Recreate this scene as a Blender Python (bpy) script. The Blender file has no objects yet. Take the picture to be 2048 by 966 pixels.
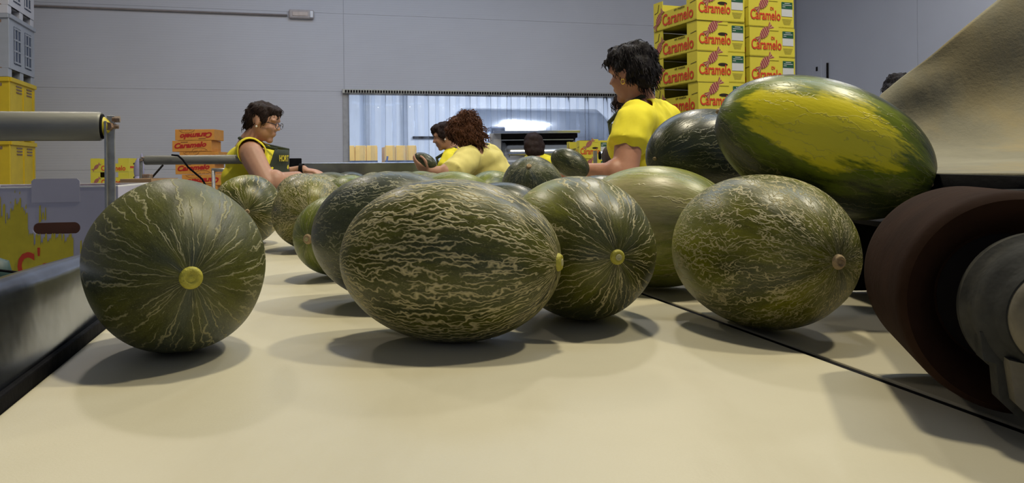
import bpy, bmesh, math, random
import numpy as np
from mathutils import Vector, Matrix, Quaternion, noise as mnoise
from math import sin, cos, pi, radians as R, sqrt
random.seed(7)
sc = bpy.context.scene
C = sc.collection

# ------------------------------------------------------------------ camera
F = 1600.0; ROLL = 0.010; CX = 1024.0; CY = 335.8; HC = 0.20
cam = bpy.data.cameras.new('camera'); co = bpy.data.objects.new('camera', cam); C.objects.link(co)
cam.sensor_fit = 'HORIZONTAL'; cam.sensor_width = 36.0; cam.lens = 36.0*F/2048
cam.shift_y = -(483-CY)/2048
cam.clip_start = 0.02; cam.clip_end = 100
co.location = (0, 0, HC); co.rotation_euler = (pi/2, ROLL, 0)
sc.camera = co

# ------------------------------------------------------------------ world, lights, exposure
sc.view_settings.view_transform = 'Standard'; sc.view_settings.look = 'None'
sc.view_settings.gamma = 1.0; sc.view_settings.use_curve_mapping = False
sc.view_settings.exposure = 0.0
w = bpy.data.worlds.new('world'); sc.world = w; w.use_nodes = True
w.node_tree.nodes['Background'].inputs[0].default_value = (0.54, 0.63, 0.88, 1)
w.node_tree.nodes['Background'].inputs[1].default_value = 0.27
# belt frame: s runs along the belt away from the camera, t across it to the right
SA = 0.256; CA = 0.9667
def T(t, s, z=0.0):
    return Vector((t*CA - s*SA, t*SA + s*CA, z))
def P(px, py, d):                      # point seen at photo pixel (px, py) at depth d
    a = (px-CX)/F; b = (CY-py)/F
    u = a*cos(ROLL) + b*sin(ROLL); v = -a*sin(ROLL) + b*cos(ROLL)
    return Vector((u*d, d, HC + v*d))
def lamp(name, loc, size, power, col, target=None, shape='DISK', size_y=None):
    l = bpy.data.lights.new(name, 'AREA'); l.shape = shape; l.size = size
    if size_y: l.size_y = size_y
    l.energy = power; l.color = col
    o = bpy.data.objects.new(name, l); C.objects.link(o); o.location = loc
    d = (Vector(target) - Vector(loc)) if target is not None else Vector((0, 0, -1))
    o.rotation_euler = d.to_track_quat('-Z', 'Y').to_euler()
    return o
WARM = (1.0, 0.90, 0.66); COOL = (0.62, 0.76, 1.0)
lamp('high_bay_lamp', (0.25, 2.05, 4.5), 0.35, 118, WARM)
lamp('high_bay_lamp', (2.6, 2.0, 4.5), 0.35, 132, WARM)
lamp('high_bay_lamp', (-3.2, 6.4, 4.5), 0.4, 92, (1.0, 0.90, 0.78))
lamp('high_bay_lamp', (1.2, 6.6, 4.5), 0.4, 90, (1.0, 0.93, 0.80))
lamp('high_bay_lamp', (4.6, 8.0, 4.5), 0.4, 72, (0.95, 0.95, 0.95))
lamp('skylight_daylight', (2.2, 3.6, 4.7), 2.2, 50, COOL, shape='RECTANGLE', size_y=1.2)
lamp('skylight_daylight', (-1.0, 8.6, 4.7), 3.5, 95, COOL, shape='RECTANGLE', size_y=1.5)
lamp('back_room_lamp', T(1.2, 13.1, 2.75), 1.6, 110, (0.75, 0.86, 1.0), shape='RECTANGLE', size_y=0.5)
lamp('back_room_lamp', T(4.75, 13.85, 3.1), 1.4, 220, (0.92, 0.95, 1.0), shape='RECTANGLE', size_y=1.3)

# ------------------------------------------------------------------ helpers
def link(o, parent=None):
    C.objects.link(o)
    if parent is not None: o.parent = parent
    return o
def tag(o, label=None, cat=None, group=None, kind=None):
    if label: o['label'] = label
    if cat: o['category'] = cat
    if group: o['group'] = group
    if kind: o['kind'] = kind
    return o
def empty(name, loc=(0, 0, 0), label=None, cat=None, group=None):
    o = bpy.data.objects.new(name, None); o.empty_display_size = .05
    o.location = loc; C.objects.link(o); return tag(o, label, cat, group)
def mesh_obj(name, me, mat=None, parent=None, smooth=False):
    if mat is not None and not me.materials: me.materials.append(mat)
    if smooth: me.shade_smooth()
    return link(bpy.data.objects.new(name, me), parent)
class MB:
    """collects shapes, links them as one mesh"""
    def __init__(s): s.v = []; s.f = []; s.org = Vector((0, 0, 0))
    def add(s, vs, fs):
        n = len(s.v); s.v += [tuple(v) for v in vs]; s.f += [tuple(i+n for i in f) for f in fs]
    def box(s, c, ex, ey, ez, ax=None, bev=0.0):
        """centre, half sizes, optional axes; bev cuts the corners"""
        ax = ax or (Vector((1, 0, 0)), Vector((0, 1, 0)), Vector((0, 0, 1)))
        c = Vector(c)
        if bev <= 0:
            vs = [c + ax[0]*ex*i + ax[1]*ey*j + ax[2]*ez*k for k in (-1, 1) for j in (-1, 1) for i in (-1, 1)]
            s.add(vs, [(0, 2, 3, 1), (4, 5, 7, 6), (0, 1, 5, 4), (2, 6, 7, 3), (0, 4, 6, 2), (1, 3, 7, 5)]); return
        bm = bmesh.new(); bmesh.ops.create_cube(bm, size=2)
        for v in bm.verts: v.co = Vector((v.co.x*ex, v.co.y*ey, v.co.z*ez))
        bmesh.ops.bevel(bm, geom=list(bm.edges), offset=bev, segments=2, affect='EDGES', profile=.5)
        bm.verts.index_update()
        s.add([c + ax[0]*v.co.x + ax[1]*v.co.y + ax[2]*v.co.z for v in bm.verts], [[v.index for v in f.verts] for f in bm.faces]); bm.free()
    def bar(s, a, b, wx, wy, up=(0, 0, 1)):
        a = Vector(a); b = Vector(b); d = (b-a); L = d.length; d.normalize()
        x = d.cross(Vector(up)); x = x.normalized() if x.length > 1e-4 else Vector((1, 0, 0))
        y = x.cross(d)
        s.box((a+b)/2, wx/2, wy/2, L/2, (x, y, d))
    def tube(s, pts, r, n=10, cap=True):
        pts = [Vector(p) for p in pts]; rings = []
        rr = r if isinstance(r, (list, tuple)) else [r]*len(pts)
        up = None; vs = []
        for i, p in enumerate(pts):
            d = (pts[min(i+1, len(pts)-1)] - pts[max(i-1, 0)]).normalized()
            if up is None:
                up = d.orthogonal().normalized()
            x = (up - d*up.dot(d)).normalized(); up = x; y = d.cross(x)
            vs += [p + (x*cos(2*pi*k/n) + y*sin(2*pi*k/n))*rr[i] for k in range(n)]
        fs = []
        for i in range(len(pts)-1):
            for k in range(n):
                a = i*n+k; b = i*n+(k+1) % n
                fs.append((a, b, b+n, a+n))
        if cap: fs.append(tuple(range(n))[::-1]); fs.append(tuple(range((len(pts)-1)*n, len(pts)*n)))
        s.add(vs, fs)
    def lathe(s, o, axis, prof, n=48, arc=2*pi):
        """prof: list of (distance along axis, radius)"""
        o = Vector(o); d = Vector(axis).normalized(); x = d.orthogonal().normalized(); y = d.cross(x)
        m = n if arc >= 2*pi-1e-6 else n+1
        vs = [o + d*h + (x*cos(arc*k/n) + y*sin(arc*k/n))*r for (h, r) in prof for k in range(m)]
        fs = []
        for i in range(len(prof)-1):
            for k in range(n):
                a = i*m+k; b = i*m+(k+1) % m
                fs.append((a, b, b+m, a+m))
        s.add(vs, fs)
    def ell(s, c, rx, ry, rz, ax=None, nu=16, nv=10):
        ax = ax or (Vector((1, 0, 0)), Vector((0, 1, 0)), Vector((0, 0, 1)))
        c = Vector(c); vs = [c + ax[2]*rz]
        for j in range(1, nv):
            ph = pi*j/nv
            vs += [c + ax[0]*rx*sin(ph)*cos(2*pi*k/nu) + ax[1]*ry*sin(ph)*sin(2*pi*k/nu) + ax[2]*rz*cos(ph) for k in range(nu)]
        vs.append(c - ax[2]*rz); fs = []
        for k in range(nu):
            fs.append((0, 1+k, 1+(k+1) % nu)); e = len(vs)-1; b = 1+(nv-2)*nu
            fs.append((e, b+(k+1) % nu, b+k))
        for j in range(nv-2):
            for k in range(nu):
                a = 1+j*nu+k; b = 1+j*nu+(k+1) % nu
                fs.append((a, a+nu, b+nu, b))
        s.add(vs, fs)
    def cap(s, a, b, ra, rb, n=14):
        """closed tapered capsule"""
        a = Vector(a); b = Vector(b); d = (b-a).normalized(); L = (b-a).length
        prof = [(-ra, 0.0001)] + [(-ra*cos(q), ra*sin(q)) for q in (R(30), R(60), R(90))] + \
               [(L+rb*sin(q), rb*cos(q)) for q in (0, R(30), R(60))] + [(L+rb, 0.0001)]
        s.lathe(a, d, prof, n)
    def poly(s, pts, nrm, th):
        """flat outline extruded by th along nrm"""
        n = len(pts); pts = [Vector(p) for p in pts]; nrm = Vector(nrm)
        s.add(pts + [p+nrm*th for p in pts], [tuple(range(n))[::-1], tuple(range(n, 2*n))] + [(i, (i+1) % n, (i+1) % n+n, i+n) for i in range(n)])
    def grid(s, rows):
        m = len(rows[0]); vs = [p for r in rows for p in r]
        s.add(vs, [(i*m+j, i*m+j+1, (i+1)*m+j+1, (i+1)*m+j) for i in range(len(rows)-1) for j in range(m-1)])
    def mesh(s, name, off=None):
        me = bpy.data.meshes.new(name)
        o = off if off is not None else Vector((0, 0, 0))
        me.from_pydata([(v[0]-o[0], v[1]-o[1], v[2]-o[2]) for v in s.v], [], s.f)
        bm = bmesh.new(); bm.from_mesh(me); bmesh.ops.recalc_face_normals(bm, faces=bm.faces); bm.to_mesh(me); bm.free()
        return me
    def build(s, name, mat, parent=None, smooth=False, angle=None):
        """vertices are world coordinates; parent is an unrotated empty or mesh"""
        off = parent.location if parent is not None else None
        if parent is not None and parent.parent is not None: off = parent.location + parent.parent.location
        me = s.mesh(name, off); o = mesh_obj(name, me, mat, parent)
        if smooth: me.shade_smooth()
        if angle: me.shade_smooth(); auto(me, angle)
        return o
def auto(me, ang):
    bm = bmesh.new(); bm.from_mesh(me)
    for e in bm.edges: e.smooth = not (len(e.link_faces) == 2 and e.calc_face_angle(0) > R(ang))
    bm.to_mesh(me); bm.free()

# ------------------------------------------------------------------ materials
def nt(name):
    m = bpy.data.materials.new(name); m.use_nodes = True; t = m.node_tree
    return m, t, t.nodes['Principled BSDF']
def N(t, typ, **kw):
    n = t.nodes.new(typ)
    for k, v in kw.items():
        if k.startswith('i_'): n.inputs[int(k[2:])].default_value = v
        else: setattr(n, k, v)
    return n
def ramp(t, src, stops):
    r = t.nodes.new('ShaderNodeValToRGB'); cr = r.color_ramp
    while len(cr.elements) < len(stops): cr.elements.new(0.5)
    for e, (p, c) in zip(cr.elements, stops):
        e.position = p; e.color = (c[0], c[1], c[2], 1) if hasattr(c, '__len__') else (c, c, c, 1)
    t.links.new(src, r.inputs[0]); return r.outputs[0]
def math_(t, op, a, b=None, c=None, clamp=False):
    n = t.nodes.new('ShaderNodeMath'); n.operation = op; n.use_clamp = clamp
    for i, x in enumerate((a, b, c)):
        if x is None: continue
        if isinstance(x, (int, float)): n.inputs[i].default_value = x
        else: t.links.new(x, n.inputs[i])
    return n.outputs[0]
def mixc(t, f, a, b, bt='MIX'):
    n = t.nodes.new('ShaderNodeMix'); n.data_type = 'RGBA'; n.blend_type = bt
    for i, x in ((0, f), (6, a), (7, b)):
        if isinstance(x, (int, float)): n.inputs[i].default_value = x
        elif isinstance(x, tuple): n.inputs[i].default_value = (x[0], x[1], x[2], 1)
        else: t.links.new(x, n.inputs[i])
    return n.outputs[2]
def noise_(t, vec, scale, detail=3, rough=.5, w=None, dist=0.0):
    n = t.nodes.new('ShaderNodeTexNoise')
    if w is not None:
        n.noise_dimensions = '4D'
        if isinstance(w, (int, float)): n.inputs['W'].default_value = w
        else: t.links.new(w, n.inputs['W'])
    n.inputs['Scale'].default_value = scale; n.inputs['Detail'].default_value = detail
    n.inputs['Roughness'].default_value = rough; n.inputs['Distortion'].default_value = dist
    t.links.new(vec, n.inputs['Vector']); return n.outputs['Fac']
def vmul(t, vec, xyz):
    n = t.nodes.new('ShaderNodeVectorMath'); n.operation = 'MULTIPLY'; t.links.new(vec, n.inputs[0]); n.inputs[1].default_value = xyz
    return n.outputs[0]
def obco(t): return t.nodes.new('ShaderNodeTexCoord').outputs['Object']
def simple(name, col, rough=.5, metal=0.0, var=.12, scale=12, bump=0.0, bscale=60, spec=.5, stretch=None, dirt=None):
    m, t, b = nt(name)
    v = obco(t)
    if stretch: v = vmul(t, v, stretch)
    f = noise_(t, v, scale, 4, .6)
    lo = tuple(c*(1-var) for c in col); hi = tuple(min(1, c*(1+var)) for c in col)
    colo = ramp(t, f, [(.3, lo), (.7, hi)])
    if dirt:
        f2 = noise_(t, v, scale*.35, 5, .65)
        colo = mixc(t, ramp(t, f2, [(.5, 0.0), (.72, 1.0)]), colo, dirt)
    t.links.new(colo, b.inputs['Base Color'])
    b.inputs['Roughness'].default_value = rough; b.inputs['Metallic'].default_value = metal
    b.inputs['Specular IOR Level'].default_value = spec
    if bump > 0:
        bp = t.nodes.new('ShaderNodeBump'); bp.inputs['Strength'].default_value = bump; bp.inputs['Distance'].default_value = .004
        t.links.new(noise_(t, v, bscale, 3, .6), bp.inputs['Height']); t.links.new(bp.outputs[0], b.inputs['Normal'])
    return m

M = {}
def wall_material(name, col, ribs):
    m, t, b = nt(name)
    v = obco(t)
    f = noise_(t, v, .5, 4, .6)
    c = ramp(t, f, [(.25, tuple(x*.93 for x in col)), (.75, tuple(x*1.05 for x in col))])
    if ribs:
        wv = t.nodes.new('ShaderNodeTexWave'); wv.bands_direction = 'Z'; wv.inputs['Scale'].default_value = 9
        wv.inputs['Distortion'].default_value = 0
        t.links.new(v, wv.inputs['Vector'])
        c = mixc(t, math_(t, 'MULTIPLY', wv.outputs['Fac'], .08), c, tuple(x*.75 for x in col))
        bp = t.nodes.new('ShaderNodeBump'); bp.inputs['Strength'].default_value = .12; bp.inputs['Distance'].default_value = .004
        t.links.new(wv.outputs['Fac'], bp.inputs['Height']); t.links.new(bp.outputs[0], b.inputs['Normal'])
    t.links.new(c, b.inputs['Base Color']); b.inputs['Roughness'].default_value = .55
    return m
M['wall'] = wall_material('sandwich_panel', (.52, .53, .58), True)
M['wall2'] = wall_material('smooth_panel', (.44, .46, .53), False)
M['white_wall'] = simple('white_wall', (.72, .76, .82), .6, var=.04, scale=1)
M['floor'] = simple('concrete', (.26, .25, .24), .6, var=.2, scale=2, bump=.2)
M['ceiling'] = simple('ceiling_sheet', (.5, .5, .5), .7, var=.05, scale=1)
M['steel'] = simple('stainless_steel', (.52, .55, .60), .30, 1.0, var=.12, scale=6, bump=.08, bscale=30)
M['plate'] = simple('side_plate_steel', (.27, .30, .37), .22, .95, var=.2, scale=9, bump=.25, bscale=9, dirt=(.12, .13, .16))
M['mirror'] = simple('polished_steel', (.62, .66, .72), .16, 1.0, var=.05, scale=2, bump=.25, bscale=2.5)
M['zinc'] = simple('galvanised_steel', (.40, .40, .38), .45, .8, var=.2, scale=40, bump=.1)
M['rust'] = simple('rusty_bracket', (.25, .16, .11), .7, .3, var=.4, scale=90, bump=.3, dirt=(.38, .36, .33))
M['roller'] = simple('roller_tube', (.22, .22, .20), .5, .35, var=.15, scale=30, bump=.1, stretch=(.2, 1, 1), dirt=(.26, .26, .23))
M['black'] = simple('black_rubber', (.006, .006, .008), .8, var=.4, scale=30, bump=.3, spec=.1)
M['yellow_plastic'] = simple('yellow_plastic', (.70, .58, .04), .45, var=.1)
M['bin_yellow'] = simple('yellow_bin_plastic', (.72, .52, .02), .5, var=.08, scale=4)
M['bin_grey'] = simple('grey_bin_plastic', (.40, .43, .48), .5, var=.08, scale=4)
M['bin_white'] = simple('white_bin_plastic', (.66, .66, .70), .5, var=.05, scale=4)
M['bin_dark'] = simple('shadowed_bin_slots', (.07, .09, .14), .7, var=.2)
M['carton'] = simple('yellow_carton', (.68, .60, .055), .55, var=.04, scale=6)
M['carton_in'] = simple('carton_inside', (.30, .20, .10), .8, var=.1)
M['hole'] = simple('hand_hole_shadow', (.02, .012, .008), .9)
M['red'] = simple('red_print', (.62, .05, .02), .6, var=.05)
M['pink'] = simple('magenta_print', (.30, .03, .07), .6, var=.05)
M['cream_print'] = simple('cream_print', (.50, .30, .16), .6, var=.05)
M['green_print'] = simple('dark_green_print', (.015, .10, .05), .6, var=.1)
M['white_print'] = simple('white_print', (.62, .64, .68), .6, var=.05)
M['grey_print'] = simple('olive_print', (.42, .36, .06), .7, var=.05)
M['dark_print'] = simple('dark_print', (.10, .08, .02), .7, var=.05)
M['kraft'] = simple('orange_kraft', (.62, .27, .045), .7, var=.08, scale=14)
M['kraft_red'] = simple('deep_red_print', (.42, .012, .010), .6, var=.05)
M['kraft_brown'] = simple('brown_print', (.22, .08, .02), .7)
M['tan'] = simple('tan_cardboard', (.38, .24, .13), .8, var=.1)
M['white_card'] = simple('white_carton', (.49, .48, .60), .65, var=.04, scale=8)
M['white_edge'] = simple('white_carton_edge', (.78, .78, .80), .8, var=.05, bump=.3)
M['belt2'] = None
M['skin'] = simple('skin', (.50, .27, .18), .5, var=.08, scale=18, bump=.05)
M['skin2'] = simple('tanned_skin', (.40, .19, .12), .5, var=.1, scale=18, bump=.05)
M['shirt'] = simple('yellow_cotton', (.80, .70, .03), .85, var=.06, scale=14, bump=.5, bscale=12)
M['shirt_pale'] = simple('pale_yellow_cotton', (.72, .63, .20), .8, var=.06, scale=14, bump=.5, bscale=10)
M['shirt_blue'] = simple('light_blue_cotton', (.40, .50, .62), .8, var=.06, scale=14, bump=.4, bscale=12)
M['apron'] = simple('dark_green_apron', (.030, .042, .026), .8, var=.15, bump=.3, bscale=16)
M['trousers'] = simple('black_trousers', (.015, .015, .018), .85, var=.2, bump=.3, bscale=16)
M['vest'] = simple('brown_vest', (.055, .035, .03), .8, var=.15)
M['hair_dark'] = simple('dark_brown_hair', (.020, .010, .008), .65, spec=.2, var=.5, scale=80, bump=.6, bscale=110)
M['hair_black'] = simple('black_hair', (.010, .008, .010), .65, spec=.2, var=.5, scale=80, bump=.6, bscale=110)
M['hair_curly'] = simple('auburn_curls', (.085, .032, .014), .65, spec=.2, var=.5, scale=60, bump=.6, bscale=90)
M['eye'] = simple('eye', (.55, .52, .50), .2, var=.02)
M['iris'] = simple('iris', (.03, .02, .012), .2)
M['lips'] = simple('lips', (.38, .13, .11), .45)
M['gold'] = simple('gold', (.80, .52, .12), .25, 1.0)
M['pearl'] = simple('pearl', (.8, .78, .74), .2)
M['frame'] = simple('spectacle_frame', (.05, .05, .07), .25, .7)
M['brown_drum'] = simple('brown_rubber', (.026, .0125, .0075), .85, spec=.06, var=.25, scale=16, bump=.25, bscale=40, stretch=(1, 1, 1))  # brown darkened further, shade over the feed drum put into the colour
M['dark_steel'] = simple('dark_oily_steel', (.012, .010, .010), .75, .0, spec=.1, var=.3)
M['dusty'] = simple('dusty_cast_iron', (.042, .043, .042), .85, .0, spec=.15, var=.35, scale=24, bump=.4, bscale=50, dirt=(.10, .095, .08))
M['dusty_pale'] = simple('pale_dusty_casting', (.15, .135, .10), .7, .0, var=.25, scale=26, bump=.4, bscale=50, dirt=(.10, .09, .07))
M['steel_blue'] = simple('blue_black_shaft', (.06, .08, .13), .3, .8, var=.3)
M['crate'] = simple('orange_crate', (.75, .45, .12), .6, var=.08)
M['wood'] = simple('pallet_wood', (.33, .22, .12), .8, var=.2, scale=10)
M['teal'] = simple('teal_drum_plastic', (.015, .05, .045), .5)
M['bag'] = simple('lilac_plastic_bag', (.33, .32, .46), .4)
M['pvc'] = None
def pvc():
    m, t, b = nt('clear_pvc')
    tr = t.nodes.new('ShaderNodeBsdfTransparent'); tr.inputs[0].default_value = (.96, .975, 1, 1)
    gl = t.nodes.new('ShaderNodeBsdfGlossy'); gl.inputs['Roughness'].default_value = .12; gl.inputs[0].default_value = (.9, .95, 1, 1)
    tl = t.nodes.new('ShaderNodeBsdfTranslucent'); tl.inputs[0].default_value = (.85, .90, 1, 1)
    df = t.nodes.new('ShaderNodeBsdfDiffuse'); df.inputs[0].default_value = (.75, .82, .95, 1)
    fr = t.nodes.new('ShaderNodeFresnel'); fr.inputs[0].default_value = 1.28
    a = t.nodes.new('ShaderNodeMixShader'); bb = t.nodes.new('ShaderNodeMixShader'); cc = t.nodes.new('ShaderNodeMixShader')
    v = obco(t); f = noise_(t, vmul(t, v, (8, 8, .8)), 1.5, 4, .6)
    t.links.new(ramp(t, f, [(.40, .012), (.75, .085)]), a.inputs[0])
    cc.inputs[0].default_value = .4
    t.links.new(tl.outputs[0], cc.inputs[1]); t.links.new(df.outputs[0], cc.inputs[2])
    t.links.new(tr.outputs[0], a.inputs[1]); t.links.new(cc.outputs[0], a.inputs[2])
    t.links.new(fr.outputs[0], bb.inputs[0]); t.links.new(a.outputs[0], bb.inputs[1]); t.links.new(gl.outputs[0], bb.inputs[2])
    t.links.new(bb.outputs[0], t.nodes['Material Output'].inputs[0]); return m
M['pvc'] = pvc()
def belt_mat(name, col, stain, amt=1.0):
    m, t, b = nt(name)
    v = obco(t)
    f = noise_(t, v, 3.0, 5, .6); f2 = noise_(t, vmul(t, v, (1, .25, 1)), 11, 4, .6); f3 = noise_(t, v, 420, 2, .6)
    c = ramp(t, f, [(.3, tuple(x*.93 for x in col)), (.7, tuple(x*1.04 for x in col))])
    c = mixc(t, math_(t, 'MULTIPLY', ramp(t, f2, [(.5, 0.0), (.8, 1.0)]), .35*amt), c, stain)
    c = mixc(t, math_(t, 'MULTIPLY', f3, .18), c, stain)
    t.links.new(c, b.inputs['Base Color']); b.inputs['Roughness'].default_value = .42; b.inputs['Specular IOR Level'].default_value = .35
    # fine woven imprint
    bp = t.nodes.new('ShaderNodeBump'); bp.inputs['Strength'].default_value = .10; bp.inputs['Distance'].default_value = .001
    t.links.new(math_(t, 'ADD', f3, math_(t, 'MULTIPLY', f2, 2.0)), bp.inputs['Height']); t.links.new(bp.outputs[0], b.inputs['Normal'])
    return m
M['belt'] = belt_mat('cream_belt', (.60, .56, .42), (.45, .40, .26))
M['belt2'] = belt_mat('cream_belt_darker', (.50, .46, .34), (.33, .29, .19))  # darker tones than the main belt
def canvas():
    m, t, b = nt('dusty_canvas')
    v = obco(t)
    f = noise_(t, v, 7, 6, .65); f2 = noise_(t, vmul(t, v, (1.2, 1, .35)), 5, 5, .6); f3 = noise_(t, v, 160, 3, .7)
    c = ramp(t, f, [(.3, (.17, .16, .11)), (.7, (.26, .245, .17))])  # canvas colour darkened in place of shade from machinery above
    c = mixc(t, math_(t, 'MULTIPLY', ramp(t, f2, [(.5, 0.0), (.68, 1.0)]), .65), c, (.30, .235, .10))
    c = mixc(t, math_(t, 'MULTIPLY', ramp(t, noise_(t, v, 4.2, 5, .7), [(.56, 0.0), (.70, 1.0)]), .6), c, (.07, .066, .052))
    c = mixc(t, math_(t, 'MULTIPLY', f3, .25), c, (.17, .155, .11))
    t.links.new(c, b.inputs['Base Color']); b.inputs['Roughness'].default_value = .8
    bp = t.nodes.new('ShaderNodeBump'); bp.inputs['Strength'].default_value = .6; bp.inputs['Distance'].default_value = .008
    t.links.new(math_(t, 'ADD', f2, math_(t, 'MULTIPLY', f3, .15)), bp.inputs['Height']); t.links.new(bp.outputs[0], b.inputs['Normal'])
    return m
M['canvas'] = canvas()

# ------------------------------------------------------------------ melons
def melon_mat(name, dark, green, blue, net=(.42, .36, .19), amt=1.0, lines=64, dash=3.0, wob=1.6, width=.30, vor=0.0, mask=.46, patchy=.8,
              patch=None, patch_col=(.42, .40, .02), psize=.6, rough=.36, blue_amt=.6, pale=None):
    m, t, b = nt(name)
    at = t.nodes.new('ShaderNodeAttribute'); at.attribute_name = 'mc'; mc = at.outputs['Vector']
    rnd = math_(t, 'MULTIPLY', t.nodes.new('ShaderNodeObjectInfo').outputs['Random'], 37.0)
    # ground colour
    f1 = noise_(t, vmul(t, mc, (1, 1, .45)), 2.2, 5, .6, rnd); f2 = noise_(t, vmul(t, mc, (1, 1, .6)), 1.3, 3, .5, math_(t, 'ADD', rnd, 5.0))
    f3 = noise_(t, vmul(t, mc, (1, 1, .5)), 22, 3, .7, rnd)
    c = ramp(t, f1, [(.36, dark), (.62, green)])
    c = mixc(t, math_(t, 'MULTIPLY', ramp(t, f2, [(.46, 0.0), (.66, 1.0)]), blue_amt), c, blue)
    c = mixc(t, math_(t, 'MULTIPLY', ramp(t, f3, [(.5, 0.0), (.66, 1.0)]), .45), c, tuple(x*.45 for x in dark))
    f4 = noise_(t, mc, 60, 2, .7, rnd)
    c = mixc(t, math_(t, 'MULTIPLY', ramp(t, f4, [(.58, 0.0), (.66, 1.0)]), .25), c, net)
    if patch:
        def spot(c, pos, col, rad, soft):
            d = t.nodes.new('ShaderNodeVectorMath'); d.operation = 'DISTANCE'
            sc_ = vmul(t, mc, (1, 1, .62)); t.links.new(sc_, d.inputs[0]); d.inputs[1].default_value = (pos[0], pos[1], pos[2]*.62)
            q = math_(t, 'ADD', d.outputs['Value'], math_(t, 'MULTIPLY', math_(t, 'SUBTRACT', noise_(t, vmul(t, mc, (1, 1, .4)), 4.5, 5, .65, rnd), .5), 1.1))
            k = math_(t, 'DIVIDE', math_(t, 'SUBTRACT', rad, q), soft, clamp=True)
            return mixc(t, k, c, col)
        for (pos, col, rad, soft) in patch: c = spot(c, pos, col, rad, soft)
    # netting: broken wavy cracks that follow the meridians
    sp_ = t.nodes.new('ShaderNodeSeparateXYZ'); t.links.new(mc, sp_.inputs[0])
    turn = math_(t, 'DIVIDE', math_(t, 'ARCTAN2', sp_.outputs[1], sp_.outputs[0]), 2*pi)
    lowmask = noise_(t, vmul(t, mc, (1, 1, .8)), 2.6, 2, .5, math_(t, 'ADD', rnd, 9.0))
    def cracks(K, off, dash, th, wob_amp):
        w1 = noise_(t, vmul(t, mc, (1, 1, 1.1)), 2.4, 3, .55, math_(t, 'ADD', rnd, off))
        w2 = noise_(t, vmul(t, mc, (1, 1, 1.5)), 6.5, 2, .6, math_(t, 'ADD', rnd, off+4.0))
        ph = math_(t, 'ADD', math_(t, 'MULTIPLY', turn, float(K)), math_(t, 'ADD', math_(t, 'MULTIPLY', w1, wob_amp*K/30.0), math_(t, 'MULTIPLY', w2, wob_amp*.55*K/30.0)))
        idn = math_(t, 'FLOOR', ph); d = math_(t, 'ABSOLUTE', math_(t, 'SUBTRACT', math_(t, 'FRACT', ph), .5))
        cv = t.nodes.new('ShaderNodeCombineXYZ'); t.links.new(math_(t, 'MULTIPLY', sp_.outputs[2], dash), cv.inputs[2]); t.links.new(math_(t, 'MULTIPLY', idn, 3.71), cv.inputs[0])
        m_ = noise_(t, cv.outputs[0], 1.0, 1.5, .5, rnd)
        m_ = math_(t, 'ADD', m_, math_(t, 'MULTIPLY', math_(t, 'SUBTRACT', lowmask, .5), patchy))
        g_ = math_(t, 'DIVIDE', math_(t, 'SUBTRACT', m_, th), .07, clamp=True)
        wd = math_(t, 'MULTIPLY', g_, width)
        return math_(t, 'MULTIPLY', math_(t, 'SUBTRACT', 1.0, math_(t, 'DIVIDE', d, math_(t, 'ADD', wd, .002)), clamp=True), g_)
    net_f = math_(t, 'MAXIMUM', cracks(lines, 0.0, dash, mask, wob), cracks(int(lines*.62), 17.0, dash*.7, mask+.03, wob*1.5))
    if vor > 0:
        wob_ = t.nodes.new('ShaderNodeTexNoise'); wob_.inputs['Scale'].default_value = 4; wob_.inputs['Detail'].default_value = 3; t.links.new(mc, wob_.inputs['Vector'])
        vm = t.nodes.new('ShaderNodeVectorMath'); vm.operation = 'MULTIPLY_ADD'
        t.links.new(wob_.outputs['Color'], vm.inputs[0]); vm.inputs[1].default_value = (.35, .35, .35); t.links.new(mc, vm.inputs[2])
        vo = t.nodes.new('ShaderNodeTexVoronoi'); vo.feature = 'DISTANCE_TO_EDGE'; vo.inputs['Scale'].default_value = 7.5
        t.links.new(vmul(t, vm.outputs[0], (1, 1, .55)), vo.inputs['Vector'])
        g3 = ramp(t, noise_(t, mc, 5.0, 3, .6, math_(t, 'ADD', rnd, 21.0)), [(.56-vor*.2, 0.0), (.64-vor*.2, 1.0)])
        rv = math_(t, 'SUBTRACT', 1.0, math_(t, 'DIVIDE', vo.outputs['Distance'], .05), clamp=True)
        net_f = math_(t, 'MAXIMUM', net_f, math_(t, 'MULTIPLY', rv, g3))
    na = math_(t, 'MULTIPLY', math_(t, 'POWER', net_f, .8), amt, clamp=True)
    c = mixc(t, na, c, net)
    t.links.new(c, b.inputs['Base Color'])
    t.links.new(math_(t, 'ADD', math_(t, 'MULTIPLY', na, .3), rough), b.inputs['Roughness'])
    b.inputs['Specular IOR Level'].default_value = .42
    bp = t.nodes.new('ShaderNodeBump'); bp.inputs['Strength'].default_value = .40; bp.inputs['Distance'].default_value = .0016
    h = math_(t, 'ADD', na, math_(t, 'MULTIPLY', noise_(t, vmul(t, mc, (1, 1, .4)), 16, 3, .6, rnd), .7))
    t.links.new(h, bp.inputs['Height']); t.links.new(bp.outputs[0], b.inputs['Normal'])
    return m
DK = (.033, .037, .004); GR = (.102, .106, .007); BL = (.034, .046, .036)
NET = (.54, .47, .25)
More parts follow.
